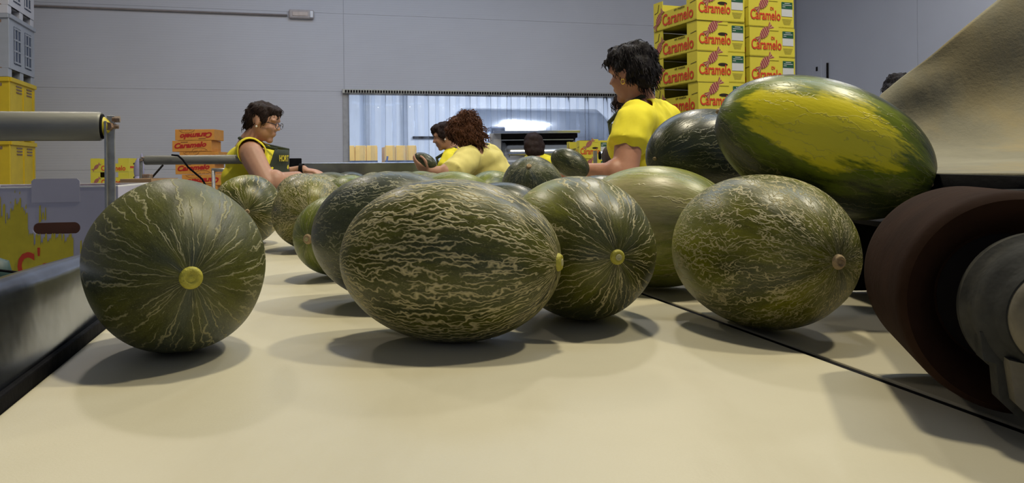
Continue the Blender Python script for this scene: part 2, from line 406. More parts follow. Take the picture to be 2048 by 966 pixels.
MM = {
 'net':   melon_mat('melon_rind_netted', DK, GR, BL, net=NET, amt=1, lines=92, dash=4.2, wob=1.6, width=.21, mask=.41, patchy=.30),
 'ray':   melon_mat('melon_rind_rayed', DK, (.115, .120, .008), BL, net=NET, amt=.95, lines=54, dash=2.2, wob=1.4, width=.11, mask=.44, patchy=.4,
                    patch=[((.3, .8, -.5), (.24, .25, .012), .80, .5)]),
 'web':   melon_mat('melon_rind_webbed', (.055, .060, .005), (.175, .175, .008), BL, net=NET, amt=.9, lines=78, dash=4.0, wob=2.4, width=.13, vor=.35, mask=.40, patchy=.25,
                    patch=[((-.5, .8, -1.1), (.26, .27, .010), .95, .6)]),
 'soft':  melon_mat('melon_rind_soft', (.040, .045, .007), (.105, .110, .015), (.050, .068, .066), net=(.44, .41, .22), amt=.68, lines=46, dash=2.2, wob=1.2, width=.10, mask=.46, rough=.45, patchy=.5),
 'pale':  melon_mat('melon_rind_pale_green', (.12, .15, .015), (.27, .29, .04), (.32, .32, .12), net=(.46, .40, .22), amt=.6, lines=50, dash=2.2, wob=1.5, width=.13, mask=.52,
                    patch=[((0, .8, .2), (.50, .42, .24), .70, .6)]),
 'dark':  melon_mat('melon_rind_dark', (.014, .019, .006), (.040, .050, .011), (.022, .030, .028), net=(.22, .21, .10), amt=.75, lines=60, dash=2.0, wob=2.2, width=.10, mask=.46, rough=.32),
 'patch': melon_mat('melon_rind_yellow_patch', (.014, .021, .005), (.055, .075, .010), (.014, .026, .022), net=(.36, .32, .12), amt=.38, lines=50, dash=2.2, wob=2.2, width=.09, mask=.50, rough=.33,
                    patch=[((-.1, .98, -.12), (.16, .21, .008), .95, .25), ((-.14, .98, -.06), (.90, .78, .02), .57, .14)]),
 'blue':  melon_mat('melon_rind_bluish', (.034, .043, .020), (.066, .078, .026), (.045, .060, .072), net=(.34, .33, .20), amt=.8, lines=80, dash=7.0, wob=2.4, width=.15, mask=.45, blue_amt=.8, patchy=.5),
 'lime':  melon_mat('melon_rind_lime', (.07, .095, .010), (.19, .23, .02), (.09, .105, .05), net=(.38, .36, .18), amt=.7, lines=54, dash=2.6, wob=2.0, width=.14, mask=.47),
}
M['scar_yellow'] = simple('stem_scar_yellow', (.46, .42, .05), .6, var=.15, scale=120, bump=.4, bscale=300)
M['scar_tan'] = simple('blossom_scar_tan', (.42, .30, .16), .7, var=.2, scale=120, bump=.4, bscale=300)
M['scar_core'] = simple('scar_core', (.50, .47, .24), .7, var=.2, scale=120)
MEL = []
def melon(loc, yaw, tilt, a, b, mat, label, roll=0.0, group='melons rolling on the cream conveyor belt', taper=.0, stem=None, tail=None, seed=0, nu=72, nv=48, scar_col='scar_yellow', core=True):
    """stem / tail: radius of the scar at the near (+axis) / far end"""
    rnd = random.Random(seed+11)
    me = bpy.data.meshes.new('melon'); vs = []; mc = []; fs = []
    lob = [rnd.uniform(0, 6.28) for _ in range(3)]
    for j in range(nv+1):
        ph = pi*j/nv; zz = cos(ph)
        for k in range(nu):
            th = 2*pi*k/nu
            r = b*(sin(ph)**.96)*(1 - taper*zz*zz*zz*.35 - taper*.05*zz)
            r *= 1 + .008*cos(5*th+lob[0]) *sin(ph) + .010*cos(2*th+lob[1])*sin(ph) + .008*cos(10*th+lob[2])*max(0, zz)**2
            za = a*zz*(1 - .012*max(0, abs(zz)-.97)/.03)
            vs.append((r*cos(th), r*sin(th), za)); mc.append((cos(th), sin(th), (ph/pi*2-1)*-1*a/b))
    for j in range(nv):
        for k in range(nu):
            p = j*nu+k; q = j*nu+(k+1) % nu
            if j == 0: fs.append((p, q+nu, p+nu)[::-1]) if False else fs.append((p, p+nu, q+nu))
            elif j == nv-1: fs.append((p, p+nu, q))
            else: fs.append((p, p+nu, q+nu, q))
    me.from_pydata(vs, [], fs)
    at = me.attributes.new('mc', 'FLOAT_VECTOR', 'POINT'); at.data.foreach_set('vector', [x for v in mc for x in v])
    o = mesh_obj('melon', me, MM[mat]); me.shade_smooth()
    ax = Vector((cos(tilt)*cos(yaw), cos(tilt)*sin(yaw), sin(tilt)))
    q = Vector((0, 0, 1)).rotation_difference(ax)
    # make local +Y the side that looks back along -Y/up, then spin by roll
    o.rotation_mode = 'QUATERNION'
    yv = q @ Vector((0, 1, 0)); want = Vector((0, -1, .35)); want = (want - ax*want.dot(ax)).normalized()
    ang = math.atan2(yv.cross(want).dot(ax), yv.dot(want))
    o.rotation_quaternion = Quaternion(ax, ang + roll) @ q
    o.location = loc
    tag(o, label, 'melon', group)
    for rr, sgn, nm, ml in ((stem, 1, 'stem_scar', scar_col), (tail, -1, 'blossom_scar', 'scar_tan')):
        if not rr: continue
        mb = MB(); z0 = a*.985
        mb.lathe((0, 0, sgn*z0), (0, 0, sgn), [(-.004, rr*1.15), (.0015, rr*1.05), (.0042, rr*.86), (.0048, rr*.55), (.0032, rr*.42), (.0040, rr*.25), (.0040, .0001)], 20)
        sm = mb.mesh(nm); so = mesh_obj(nm, sm, M[ml], o, True)
        if nm == 'stem_scar' and rr > .008 and core:
            mb = MB(); mb.lathe((0, 0, z0), (0, 0, 1), [(.002, rr*.5), (.0052, rr*.44), (.0056, rr*.3), (.0045, rr*.2), (.0045, .0001)], 16)
            mesh_obj('scar_core', mb.mesh('scar_core'), M['scar_core'], so, True)
    MEL.append((o, Vector(loc), yaw, tilt, a, b))
    return o
# ------------------------------------------------------------------ the hall
tv = T(1, 0) - T(0, 0); sv = T(0, 1) - T(0, 0); zv = Vector((0, 0, 1)); TS = (tv, sv, zv)
FL = -0.9; SW = 12.2; CEIL = 4.85
def tbox(mb, t0, t1, s0, s1, z0, z1, bev=0.0):
    mb.box(T((t0+t1)/2, (s0+s1)/2, (z0+z1)/2), (t1-t0)/2, (s1-s0)/2, (z1-z0)/2, TS, bev)
def struct(name, mb, mat, parent=None):
    o = mb.build(name, mat, parent)
    if parent is None: o['kind'] = 'structure'
    return o
mb = MB(); tbox(mb, -6.2, 9.6, -3, 18, FL-.1, FL); struct('floor', mb, M['floor'])
mb = MB(); tbox(mb, -6.2, 8.5, -3, SW+.2, CEIL, CEIL+.1); struct('ceiling', mb, M['ceiling'])
# back wall: a core with an opening and insulated panels with recessed joints in front of it
D0, D1, DT = .647, 5.06, 1.365
mb = MB()
tbox(mb, -6.2, D0, SW+.03, SW+.16, FL, CEIL); tbox(mb, D1, 8.5, SW+.03, SW+.16, FL, CEIL); tbox(mb, D0, D1, SW+.03, SW+.16, DT, CEIL)
wb = struct('wall_back', mb, M['wall'])
rows = [FL, .23, DT, 2.53, 3.68, CEIL]
for i in range(5):
    z0, z1 = rows[i]+.0012, rows[i+1]-.0012
    cols = [(-6.2, D0)] + ([(D1, 8.34)] if z1 < DT+.01 else [(D0, 8.34)])
    for c0, c1 in cols:
        mb = MB(); tbox(mb, c0+.0015, c1-.0015, SW, SW+.03, z0, z1); mb.build('wall_panel', M['wall'], wb)
mb = MB(); tbox(mb, 8.34, 8.5, -3, SW+.16, FL, CEIL); wr = struct('wall_right', mb, M['wall2'])
for s0, s1 in ((-3, 1.5), (1.5, 6.4), (6.4, 9.3), (9.3, 12.19)):
    mb = MB(); tbox(mb, 8.31, 8.34, s0+.004, s1-.004, FL, CEIL-.01); mb.build('wall_panel', M['wall2'], wr)
mb = MB(); tbox(mb, -6.36, -6.2, -3, SW+.16, FL, CEIL); struct('wall_left', mb, M['wall'])
mb = MB(); tbox(mb, 8.16, 8.30, SW-.10, SW-.001, FL, CEIL); struct('trim_corner', mb, simple('corner_trim', (.30, .31, .34), .6))
# frame of the opening
mb = MB(); tbox(mb, D0-.02, D0+.07, SW-.02, SW+.2, FL, DT); tbox(mb, D1-.07, D1+.02, SW-.02, SW+.2, FL, DT); tbox(mb, D0-.02, D1+.02, SW-.0, SW+.2, DT-.03, DT+.01)
struct('door_1', mb, simple('opening_frame', (.36, .36, .37), .55))
# back room
mb = MB(); tbox(mb, -1.0, 9.5, 17.2, 17.3, FL, 3.2); struct('wall_far', mb, M['white_wall'])
mb = MB(); tbox(mb, -1.1, -1.0, SW+.16, 17.3, FL, 3.2); struct('wall_far_left', mb, M['white_wall'])
mb = MB(); tbox(mb, 9.5, 9.6, SW+.16, 17.3, FL, 3.2); struct('wall_far_right', mb, M['white_wall'])
mb = MB(); tbox(mb, -1.1, 9.6, SW+.16, 17.3, 3.2, 3.3); struct('ceiling_far', mb, M['white_wall'])
for k, t_ in enumerate((1.35, 2.15)):
    mb = MB(); tbox(mb, t_, t_+.08, 17.1, 17.2, FL, 3.2); struct('trim_far_%d' % (k+1), mb, M['bin_grey'])
mb = MB(); tbox(mb, 2.35, 3.3, 17.15, 17.2, .85, .90); tag(mb.build('wall_rail', M['dark_steel']), 'short dark horizontal rail on the white wall behind the strip curtain', 'rail')

# strip curtain
root = empty('strip_curtain', T(D0, SW-.06, FL), 'clear plastic strip curtain hanging in the wide opening of the back wall', 'curtain')
mb = MB(); tbox(mb, D0-.03, D1+.03, SW-.07, SW-.022, DT-.03, DT+.035, .004); rail = mb.build('hanging_rail', M['zinc'], root)
mb = MB()
for i in range(110):
    t_ = D0 + (D1-D0)*(i+.5)/110
    tbox(mb, t_-.012, t_+.012, SW-.085, SW-.0705, DT-.018, DT+.018)
h = mb.build('hook', M['dark_steel'], rail); h['kind'] = 'stuff'
nst = 26
for i in range(nst):
    t_ = D0+.09 + (D1-D0-.18)*(i+.5)/nst; rnd = random.Random(i)
    wd = .115; yaw = rnd.uniform(-.25, .25); rows_ = []
    for j in range(9):
        zz = DT-.03 - (DT-.03-FL-.05)*j/8; row = []
        sw_ = .012*sin(j*.9+i); 
        for k in range(9):
            q = (k/8*2-1)
            row.append(T(t_ + q*wd*cos(yaw) + sw_*.5, SW-.05 + (.022 if i % 2 else -.022) + q*wd*sin(yaw)*.35 + .018*(1-q*q)*(1 if i % 2 else -1) + .012*(abs(q) > .9) + sw_, zz))
        rows_.append(row)
    mb = MB(); mb.grid(rows_); s_ = mb.build('strip', M['pvc'], root, smooth=True)
    so = s_.modifiers.new('t', 'SOLIDIFY'); so.thickness = .003

# conduit and emergency light on the back wall
mb = MB(); mb.tube([T(-6.1, SW-.03, 2.47), T(-.16, SW-.03, 2.47)], .014, 8)
tag(mb.build('conduit_pipe', simple('conduit', (.22, .19, .18), .6), smooth=True), 'long thin dark conduit running level across the upper back wall', 'pipe')
e0 = P(603, 31, 11.86); tt = e0.x*CA + e0.y*SA; ez = e0.z
root = empty('emergency_light', T(tt, SW, ez), 'small oblong emergency light at the right end of the wall conduit', 'light')
mb = MB(); tbox(mb, tt-.18, tt+.18, SW-.07, SW-.001, ez-.065, ez+.065, .02); mb.build('housing', simple('lamp_housing', (.42, .38, .38), .4), root)
mb = MB(); tbox(mb, tt-.13, tt+.09, SW-.078, SW-.0695, ez-.030, ez+.030, .006); mb.build('diffuser', simple('lamp_diffuser', (.55, .47, .44), .3), root)
mb = MB(); tbox(mb, tt+.12, tt+.165, SW-.08, SW-.0695, ez-.05, ez+.05, .01); mb.build('end_cap', simple('lamp_end', (.75, .78, .85), .25), root)
# bar and small plate on the right wall
def on_right(px, py):
    k = (px-CX)/F; Y = 8.31/(k*CA+SA); return P(px, py, Y)
a = on_right(1658, 126); b = on_right(1658, 175)
mb = MB(); mb.tube([a-tv*.03, b-tv*.03], .018, 8); tag(mb.build('wall_bar', M['dark_steel'], smooth=True), 'short dark upright bar on the bluish right wall', 'bar')
a = on_right(1636, 138); mb = MB(); mb.box(a-tv*.01, .01, .11, .16, TS, .004); pl_ = tag(mb.build('wall_plate', M['wall2']), 'small pale plate with a dark keyhole on the right wall', 'plate')
mb = MB(); mb.box(a-tv*.024, .004, .02, .035, TS); mb.build('keyhole', M['dark_steel'], pl_)

# ------------------------------------------------------------------ conveyors
BL, BR = -.2424, .520
root = empty('conveyor', T(0.14, 2.5, FL), 'wide flat conveyor carrying the melons on a cream belt', 'conveyor')
mb = MB(); tbox(mb, BL, BR-.004, -.55, 3.95, -.010, 0, .002); mb.build('belt', M['belt'], root)
mb = MB(); tbox(mb, BR-.004, BR+.016, -.55, 3.95, -.014, -.006); mb.build('belt_edge_seal', M['black'], root)
mb = MB(); tbox(mb, BL+.02, BR-.03, -.5, 3.9, -.09, -.011); mb.build('slider_bed', M['dark_steel'], root)
mb = MB(); tbox(mb, -.250, BL-.0005, -.55, 3.9, -.030, .014, .002); mb.build('dark_skirt', M['black'], root)
# side plate, slightly bellied, with a folded lip
rows_ = []
for i in range(80):
    s_ = -.5 + 4.3*i/79; row = []
    for (tt_, zz) in ((-.2505, -.03), (-.252, .0), (-.255, .03), (-.258, .06), (-.260, .082), (-.263, .092), (-.270, .097), (-.282, .096)):
        row.append(T(tt_ + .0035*sin(s_*9)*cos(zz*30), s_, zz + (.006*sin(s_*3.1) if zz > .05 else 0)))
    rows_.append(row)
mb = MB(); mb.grid(rows_); sp = mb.build('side_plate', M['plate'], root, smooth=True)
so = sp.modifiers.new('t', 'SOLIDIFY'); so.thickness = .003; so.offset = -1
for s_ in (.0, 1.8, 3.6):
    for t_ in (BL+.03, BR-.05):
        mb = MB(); tbox(mb, t_-.025, t_+.025, s_-.025, s_+.025, FL, -.088); mb.build('leg', M['zinc'], root)
g0, g1 = P(517, 402, 3.1), P(571, 381, 3.9)
mb = MB(); pts_ = [g0.lerp(g1, q/8) for q in range(9)]
rows_ = [[Vector((p.x, p.y, .001)) for p in pts_], [Vector((p.x-.004, p.y, (p.z)*.6)) for p in pts_], [Vector((p.x-.012, p.y, p.z)) for p in pts_], [Vector((p.x-.045, p.y, p.z+.003)) for p in pts_]]
mb.grid(rows_); gp = mb.build('guide_plate', M['plate'], root, smooth=True); so = gp.modifiers.new('t', 'SOLIDIFY'); so.thickness = .004
root = empty('work_conveyor', T(.25, 4.9, FL), 'narrow cream conveyor between the standing workers, heaped with far melons', 'conveyor')
mb = MB(); tbox(mb, -.02, BR-.004, 3.97, 5.9, -.010, 0, .002); mb.build('belt', M['belt'], root)
mb = MB(); tbox(mb, 0, BR-.03, 4.0, 5.88, -.09, -.011); mb.build('slider_bed', M['dark_steel'], root)
for s_ in (4.3, 5.7):
    for t_ in (.06, BR-.07):
        mb = MB(); tbox(mb, t_-.025, t_+.025, s_-.025, s_+.025, FL, -.088); mb.build('leg', M['zinc'], root)
# second belt, right of the seam
root = empty('side_conveyor', T(.85, 2.5, FL), 'narrower darker cream conveyor right of the dark seam, under the feed drum', 'conveyor')
mb = MB(); tbox(mb, BR+.017, 1.17, -.55, 4.2, -.016, -.004, .002); mb.build('belt', M['belt2'], root)
mb = MB(); tbox(mb, BR+.04, 1.15, -.5, 4.15, -.09, -.017); mb.build('slider_bed', M['dark_steel'], root)
mb = MB(); tbox(mb, 1.172, 1.20, -.55, 4.2, -.08, .07, .003); mb.build('side_plate', M['plate'], root)
for s_ in (.2, 2.2, 4.1):
    for t_ in (BR+.09, 1.12):
        mb = MB(); tbox(mb, t_-.025, t_+.025, s_-.025, s_+.025, FL, -.088); mb.build('leg', M['zinc'], root)
# left lane (steel tray) with the return rollers above
root = empty('side_tray', T(-.68, 2.4, FL), 'grey steel side tray left of the belt where the white carton stands', 'tray')
mb = MB(); tbox(mb, -1.02, -.345, .35, 3.9, -.09, -.075, .002); mb.build('tray_plate', M['zinc'], root)
for s_ in (.5, 2.2, 3.8):
    for t_ in (-.99, -.37):
        mb = MB(); tbox(mb, t_-.02, t_+.02, s_-.02, s_+.02, FL, -.09); mb.build('leg', M['zinc'], root)
# far cross plate of the work table
root = empty('cross_conveyor', P(720, 340, 6.1), 'bluish steel side of the cross conveyor behind the far melons', 'conveyor'); root.location.z = FL
a, b = P(590, 334, 6.15), P(858, 340, 6.6); d_ = (b-a).normalized(); d_.z = 0; d_.normalize(); n_ = Vector((-d_.y, d_.x, 0))
mb = MB(); L_ = (b-a).length; c_ = (a+b)/2
mb.box((c_.x, c_.y, .20), L_/2, .02, .055, (d_, n_, zv), .004); mb.build('side_plate', M['plate'], root)
mb = MB(); mb.box(Vector((c_.x, c_.y, .165))+n_*.33, L_/2, .30, .012, (d_, n_, zv), .004); mb.build('belt', M['black'], root)
mb = MB(); mb.box(P(589, 331, 6.15)-n_*.01, .045, .05, .055, (d_, n_, zv), .006); mb.build('end_bearing', M['black'], root)
for q in (-.85, .85):
    mb = MB(); p_ = c_ + d_*L_/2*q + n_*.3; mb.box((p_.x, p_.y, (FL+.15)/2), .03, .03, (.15-FL)/2, (d_, n_, zv)); mb.build('leg', M['zinc'], root)

# ------------------------------------------------------------------ idler rollers on posts
def roller(label, pa, pb, r, posts, group, name='idler_roller'):
    """pa: left end axis point, pb: right end; posts: list of (point, z_low)"""
    root = empty(name, (pb.x, pb.y, FL), label, 'roller', group)
    ax = (pb-pa).normalized(); L = (pb-pa).length
    mb = MB(); mb.lathe(pa, ax, [(0, r*.3), (0, r*.92), (.004, r), (L-.004, r), (L, r*.94), (L, r*.82)], 40); mb.build('tube', M['roller'], root, angle=40)
    mb = MB(); mb.lathe(pb, ax, [(-.002, r*.84), (.002, r*.86), (.0035, r*.70), (.002, r*.66)], 32)
    mb.build('seal_ring', M['black'], root, angle=40)
    mb = MB(); mb.lathe(pa, -ax, [(-.002, r*.84), (.002, r*.86), (.0035, r*.70), (.002, r*.66)], 32); mb.build('seal_ring', M['black'], root, angle=40)
    mb = MB(); mb.lathe(pb, ax, [(-.001, r*.70), (.004, r*.66), (.010, r*.45), (.014, r*.28), (.014, .0001)], 28); mb.build('end_cap', M['yellow_plastic'], root, angle=50)
    mb = MB(); mb.tube([pa-ax*.012, pb+ax*.026], r*.16, 10); mb.build('shaft', M['rust'], root, True)
    for (q, zl) in posts:
        mb = MB(); w_ = r*.24
        up_ = Vector((q.x, q.y, q.z+r*.75))
        mb.box(Vector((q.x, q.y, (up_.z+zl)/2)), w_, .003, (up_.z-zl)/2, (ax, ax.cross(zv), zv), .001); mb.box(Vector((q.x, q.y, (up_.z+zl)/2))-ax*w_+ax.cross(zv)*.008, .0015, .008, (up_.z-zl)/2-.01, (ax, ax.cross(zv), zv))
        post = mb.build('post', M['zinc'], root)
        mb = MB(); mb.lathe(Vector((q.x, q.y-.012, q.z)), (0, 1, 0), [(0, .0001), (0, r*.30), (.018, r*.30), (.018, .0001)], 6)
        mb.lathe(Vector((q.x, q.y, q.z+r*.5))+ax*w_*.4, ax, [(0, .0001), (0, r*.22), (.012, r*.22), (.012, .0001)], 6); mb.build('nut', M['rust'], root)
    return root
def lane(px, py, t_):
    k = (px-CX)/F; return P(px, py, t_/(k*CA+SA))
pb = P(204, 253, 1.36); r1 = 29/F*1.36
roller('near grey idler roller with a yellow end cap above the white carton', pb - tv*.62, pb, r1, [(P(222, 253, 1.365), FL), (pb - tv*.65, -.074)], 'grey idler rollers on posts')
pb = P(512, 318.5, 4.3); pa = P(290, 320.5, 4.22); r2 = 9.2/F*4.3
rr = roller('far grey idler roller in front of the orange cartons, thin cable looped over it', pa, pb, r2, [(P(519, 318.5, 4.3), FL), (P(283, 320.5, 4.2), FL)], 'grey idler rollers on posts')
mb = MB(); a, b = P(326, 330, 4.18), P(298, 362, 4.12); mb.bar(a, b, .008, .008); mb.build('brace', M['dark_steel'], rr)
mb = MB(); mb.box(P(295, 356, 4.1), .02, .02, .02, None, .003); mb.build('bracket', M['rust'], rr)
mb = MB(); c0 = [(344, 310, 4.20), (356, 311, 4.14), (366, 320, 4.13), (376, 334, 4.14), (390, 346, 4.18), (404, 358, 4.2), (412, 372, 4.2), (414, 395, 4.2)]
mb.tube([P(*q) for q in c0], .005, 6); tag(mb.build('cable', M['black'], smooth=True), 'thin dark cable draped over the far idler roller', 'cable')
mb = MB(); a, b = P(424, 340, 6.0), P(470, 340, 6.0); mb.tube([a, b], .014, 12); mb.tube([b-Vector((.02, 0, 0)), b-Vector((.02, 0, 1.05))], .014, 8); mb.tube([a+Vector((.01, 0, 0)), a+Vector((.01, 0, -1.05))], .014, 8)
tag(mb.build('handrail', M['zinc'], smooth=True), 'short grey rail between the orange cartons and the seated worker', 'rail')

# ------------------------------------------------------------------ feed drum, chute and bearing at the right
ax = Vector((.266, .964, 0)).normalized()
A = P(2045, 610, .60); r = 227/F*.60
root = empty('feed_conveyor', (A.x+.25, A.y+.5, FL), 'incoming feed conveyor with brown drum and dusty bearing at right edge', 'conveyor')
prof = [(.034, .020), (.034, r*.62), (.018, r*.70), (.004, r*.83), (.0, r*.93), (.005, r*.985), (.018, r), (.165, r*1.0), (.178, r*.985), (.183, r*.9), (.183, .02)]
mb = MB(); mb.lathe(A, ax, prof, 96); mb.build('drum', M['brown_drum'], root, angle=50)
mb = MB(); mb.lathe(A, ax, [(.033, .0001), (.033, r*.60)], 48); mb.build('drum_end', M['dark_steel'], root)
mb = MB(); mb.tube([A-ax*.085, A+ax*.5], .014, 20); mb.build('shaft', M['steel_blue'], root, True)
# side frame behind the drum and the dark body below the chute
mb = MB(); mb.box(A+ax*.21+Vector((.30, 0, -.0)), .30, .012, .080, None, .003); mb.build('side_frame', M['dark_steel'], root)
mb = MB(); mb.box(Vector((1.0, 1.20, .055)), .37, .20, .056, None, .004); mb.build('bed', M['dark_steel'], root)
mb = MB(); mb.box(Vector((.66, 1.145, .1165)), .15, .12, .004, None, .001); mb.build('transfer_plate', M['dark_steel'], root)
mb = MB(); mb.box(Vector((.94, 1.275, .072)), .44, .010, .072, None, .003); mb.build('dark_gap_panel', M['dark_steel'], root)  # added dark sheet, stands for the shade in the gap behind the drum
for p_ in ((1.28, .82), (1.28, 1.36)):
    mb = MB(); mb.box((p_[0]+.12, p_[1], (FL+0)/2), .03, .03, -FL/2); mb.bar((p_[0]+.12, p_[1], -.03), (p_[0]-.2, p_[1], .05), .04, .04); mb.build('leg', M['zinc'], root)
# bearing housing: flange rings nearer the camera
B = A - ax*.055 + Vector((.009, 0, .0)); 
mb = MB(); mb.lathe(B, ax, [(.046, .010), (.046, .052), (.042, .056), (.034, .056), (.031, .053), (.028, .051), (.016, .0505), (.010, .047), (.006, .042), (.000, .040), (-.006, .037), (-.006, .02)], 64); mb.build('bearing_housing', M['dusty'], root, angle=35)
mb = MB(); mb.lathe(B, ax, [(-.004, .036), (-.012, .035), (-.016, .031), (-.016, .024), (-.010, .020), (-.004, .020)], 56); hb = mb.build('bearing_ring', M['dusty_pale'], root, angle=50)
side = ax.cross(zv).normalized()*-1
if side.x < 0: side = -side
mb = MB(); mb.poly([B + ax*.012 + side*x + zv*y for (x, y) in [(-.048, -.014), (-.046, -.034), (-.038, -.036), (-.036, -.062), (-.018, -.080), (.0, -.088), (.05, -.090), (.05, .0)]], ax, .018); mb.build('bearing_bracket', M['dusty'], root, angle=30)
mb = MB(); mb.poly([B - ax*.002 + side*x + zv*y for (x, y) in [(-.034, -.030), (-.030, -.060), (-.012, -.078), (.02, -.080), (.02, -.045), (-.01, -.035)]], ax, .018); mb.build('bracket_foot', M['dusty_pale'], root)
mb = MB(); mb.lathe(B + side*.002 - zv*.064, -ax, [(-.002, .015), (.010, .014), (.013, .011), (.013, .0001)], 20); mb.build('bolt', M['dusty_pale'], root, angle=40)
# canvas chute: near-level floor that turns up into a steep back
rows_ = []
def catm(ps, n):
    out = []
    for i in range(len(ps)-1):
        p0, p1, p2, p3 = ps[max(i-1, 0)], ps[i], ps[i+1], ps[min(i+2, len(ps)-1)]
        for k in range(n):
            u = k/n; out.append(.5*((2*p1) + (-p0+p2)*u + (2*p0-5*p1+4*p2-p3)*u*u + (-p0+3*p1-3*p2+p3)*u**3))
    out.append(ps[-1]); return out
left = catm([P(1800, 352, 1.12), P(1795, 345, 1.28), P(1780, 318, 1.41), P(1755, 262, 1.48), P(1748, 215, 1.50), P(1765, 188, 1.52)], 6)
mid_ = catm([P(1960, 356, 1.02), P(1960, 341, 1.20), P(1950, 305, 1.38), P(1930, 235, 1.48), P(1905, 140, 1.51), P(1890, 90, 1.53)], 6)
m2_ = catm([P(2100, 360, .96), P(2100, 345, 1.14), P(2100, 290, 1.35), P(2085, 200, 1.47), P(2050, 60, 1.53), P(2012, -2, 1.56)], 6)
right_ = catm([P(2360, 365, .92), P(2360, 345, 1.12), P(2360, 265, 1.36), P(2350, 130, 1.48), P(2300, -60, 1.55), P(2230, -190, 1.60)], 6)
for i in range(len(left)):
    row = catm([left[i], mid_[i], m2_[i], right_[i]], 16)
    for j, p in enumerate(row):
        n = mnoise.noise(Vector((p.x*3, p.y*3, p.z*3+4)))*.018 + mnoise.noise(Vector((p.x*9+p.z*6, p.y*9, p.z*5)))*.007*min(1, i/4, (len(left)-1-i)/3)
        row[j] = p + Vector((-.3, -.8, .6))*n
    rows_.append(row)
mb = MB(); mb.grid(rows_); ch = mb.build('canvas_chute', M['canvas'], None, smooth=True)
tag(ch, 'dusty cream canvas chute rising steeply behind the big yellow-patched melon', 'chute')
so = ch.modifiers.new('t', 'SOLIDIFY'); so.thickness = .006
be = [left[0], mid_[0], m2_[0], right_[0]]; row = catm(be, 10)
mb = MB(); mb.grid([[p + Vector((0, -.002, .004)) for p in row], [p + Vector((0, .004, -.03)) for p in row], [p + Vector((0, .03, -.185 - min(0, 0))) for p in row]])
sk = mb.build('dark_skirt', M['black'], ch, smooth=True); so = sk.modifiers.new('t', 'SOLIDIFY'); so.thickness = .006  # added dark sheet, stands for the shade below the chute edge
from mathutils.bvhtree import BVHTree
vv = [p for r_ in rows_ for p in r_]; mm_ = len(rows_[0])
bv = BVHTree.FromPolygons(vv, [(i*mm_+j, i*mm_+j+1, (i+1)*mm_+j+1, (i+1)*mm_+j) for i in range(len(rows_)-1) for j in range(mm_-1)])
cam0 = Vector((0, 0, HC))
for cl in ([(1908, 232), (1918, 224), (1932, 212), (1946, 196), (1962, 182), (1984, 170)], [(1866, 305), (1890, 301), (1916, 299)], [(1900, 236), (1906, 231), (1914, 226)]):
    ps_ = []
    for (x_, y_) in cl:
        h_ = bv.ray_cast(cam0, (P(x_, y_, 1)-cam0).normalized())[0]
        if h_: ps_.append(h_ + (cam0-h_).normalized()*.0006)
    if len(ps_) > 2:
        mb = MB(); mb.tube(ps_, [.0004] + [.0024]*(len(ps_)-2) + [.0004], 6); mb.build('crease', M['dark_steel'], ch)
for (pts_, wd) in (([(1900, 232, 1.545), (1912, 222, 1.555), (1925, 205, 1.58), (1938, 192, 1.60), (1955, 180, 1.62), (1972, 168, 1.64)], .0022), ([(1866, 304, 1.335), (1890, 301, 1.345), (1915, 299, 1.35)], .0022)):
    pass
# ------------------------------------------------------------------ the melons
Y = 'scar_yellow'
melon((-.378, .897, .0952), R(-61), 0, .129, .0952, 'soft', 'frontmost left melon facing the camera with a round yellow stem scar', stem=.0105, tail=.006, seed=1, core=False, nu=96, nv=64)
melon((-.074, .930, .0943), R(-17), 0, .132, .0943, 'net', 'big central melon lying sideways with dense wavy netting, nearest the middle', stem=.0095, tail=.007, seed=2, nu=96, nv=64)
melon((.086, 1.062, .0945), R(-74), 0, .133, .0939, 'ray', 'melon behind the big central one, bright yellow stem scar with radiating cracks', stem=.0085, tail=.007, seed=3, nu=96, nv=64, roll=.5)
melon((.310, 1.003, .0935), R(-70), 0, .137, .0954, 'web', 'right melon with web-like netting lying against the brown drum', stem=.008, tail=.006, seed=4, nu=96, nv=64, roll=.2, scar_col='scar_tan')
melon((.235, 1.330, .101), R(150), 0, .138, .1015, 'pale', 'pale green melon wedged behind the two right front melons', seed=5, stem=.008, tail=.006)
melon((.352, 1.452, .222), R(212), R(-4), .1235, .0826, 'dark', 'dark melon piled on the second layer beside the yellow-patched one', seed=6, stem=.003, tail=.004, scar_col='scar_tan', group='melons heaped below the chute')
melon((.433, 1.120, .226), R(-20), R(-21), .150, .0925, 'patch', 'large topmost melon with a wide bright yellow patch, lying tilted', seed=7, tail=.004, stem=.004, scar_col='scar_tan', group='melons heaped below the chute', nu=96, nv=64)
melon((-.722, 2.18, .094), R(-72), 0, .125, .094, 'ray', 'dark cracked melon half hidden behind the frontmost left melon', seed=8, stem=.006, scar_col='scar_tan', tail=.007)
melon((-.505, 2.000, .093), R(-75), 0, .118, .093, 'web', 'round heavily netted melon left of centre in the second row', seed=9, tail=.007, stem=.008, roll=1.5)
melon((-.322, 1.500, .078), R(-114), 0, .098, .078, 'lime', 'smaller greenish melon with a pale tan scar, peeping out left of the central heap', seed=10, stem=.0085, tail=.006, scar_col='scar_tan')
melon((-.178, 1.205, .099), R(-20), 0, .130, .0985, 'blue', 'bluish grey-green netted melon directly behind the central one', seed=11, stem=.008, tail=.006, roll=2)
def far(px, top, d, b, yaw, mat, label, tilt=0.0, a=None, z=None, grp='far melons queued on the belt', **k):
    a = a or b*1.38
    hh = sqrt((b*cos(tilt))**2 + (a*sin(tilt))**2)
    p = P(px, top, d)
    if z is None: z = hh
    return melon((p.x, d, z), R(yaw), tilt, a, b, mat, label, seed=int(px), group=grp, nu=56, nv=36, stem=.007, tail=.006, **k)
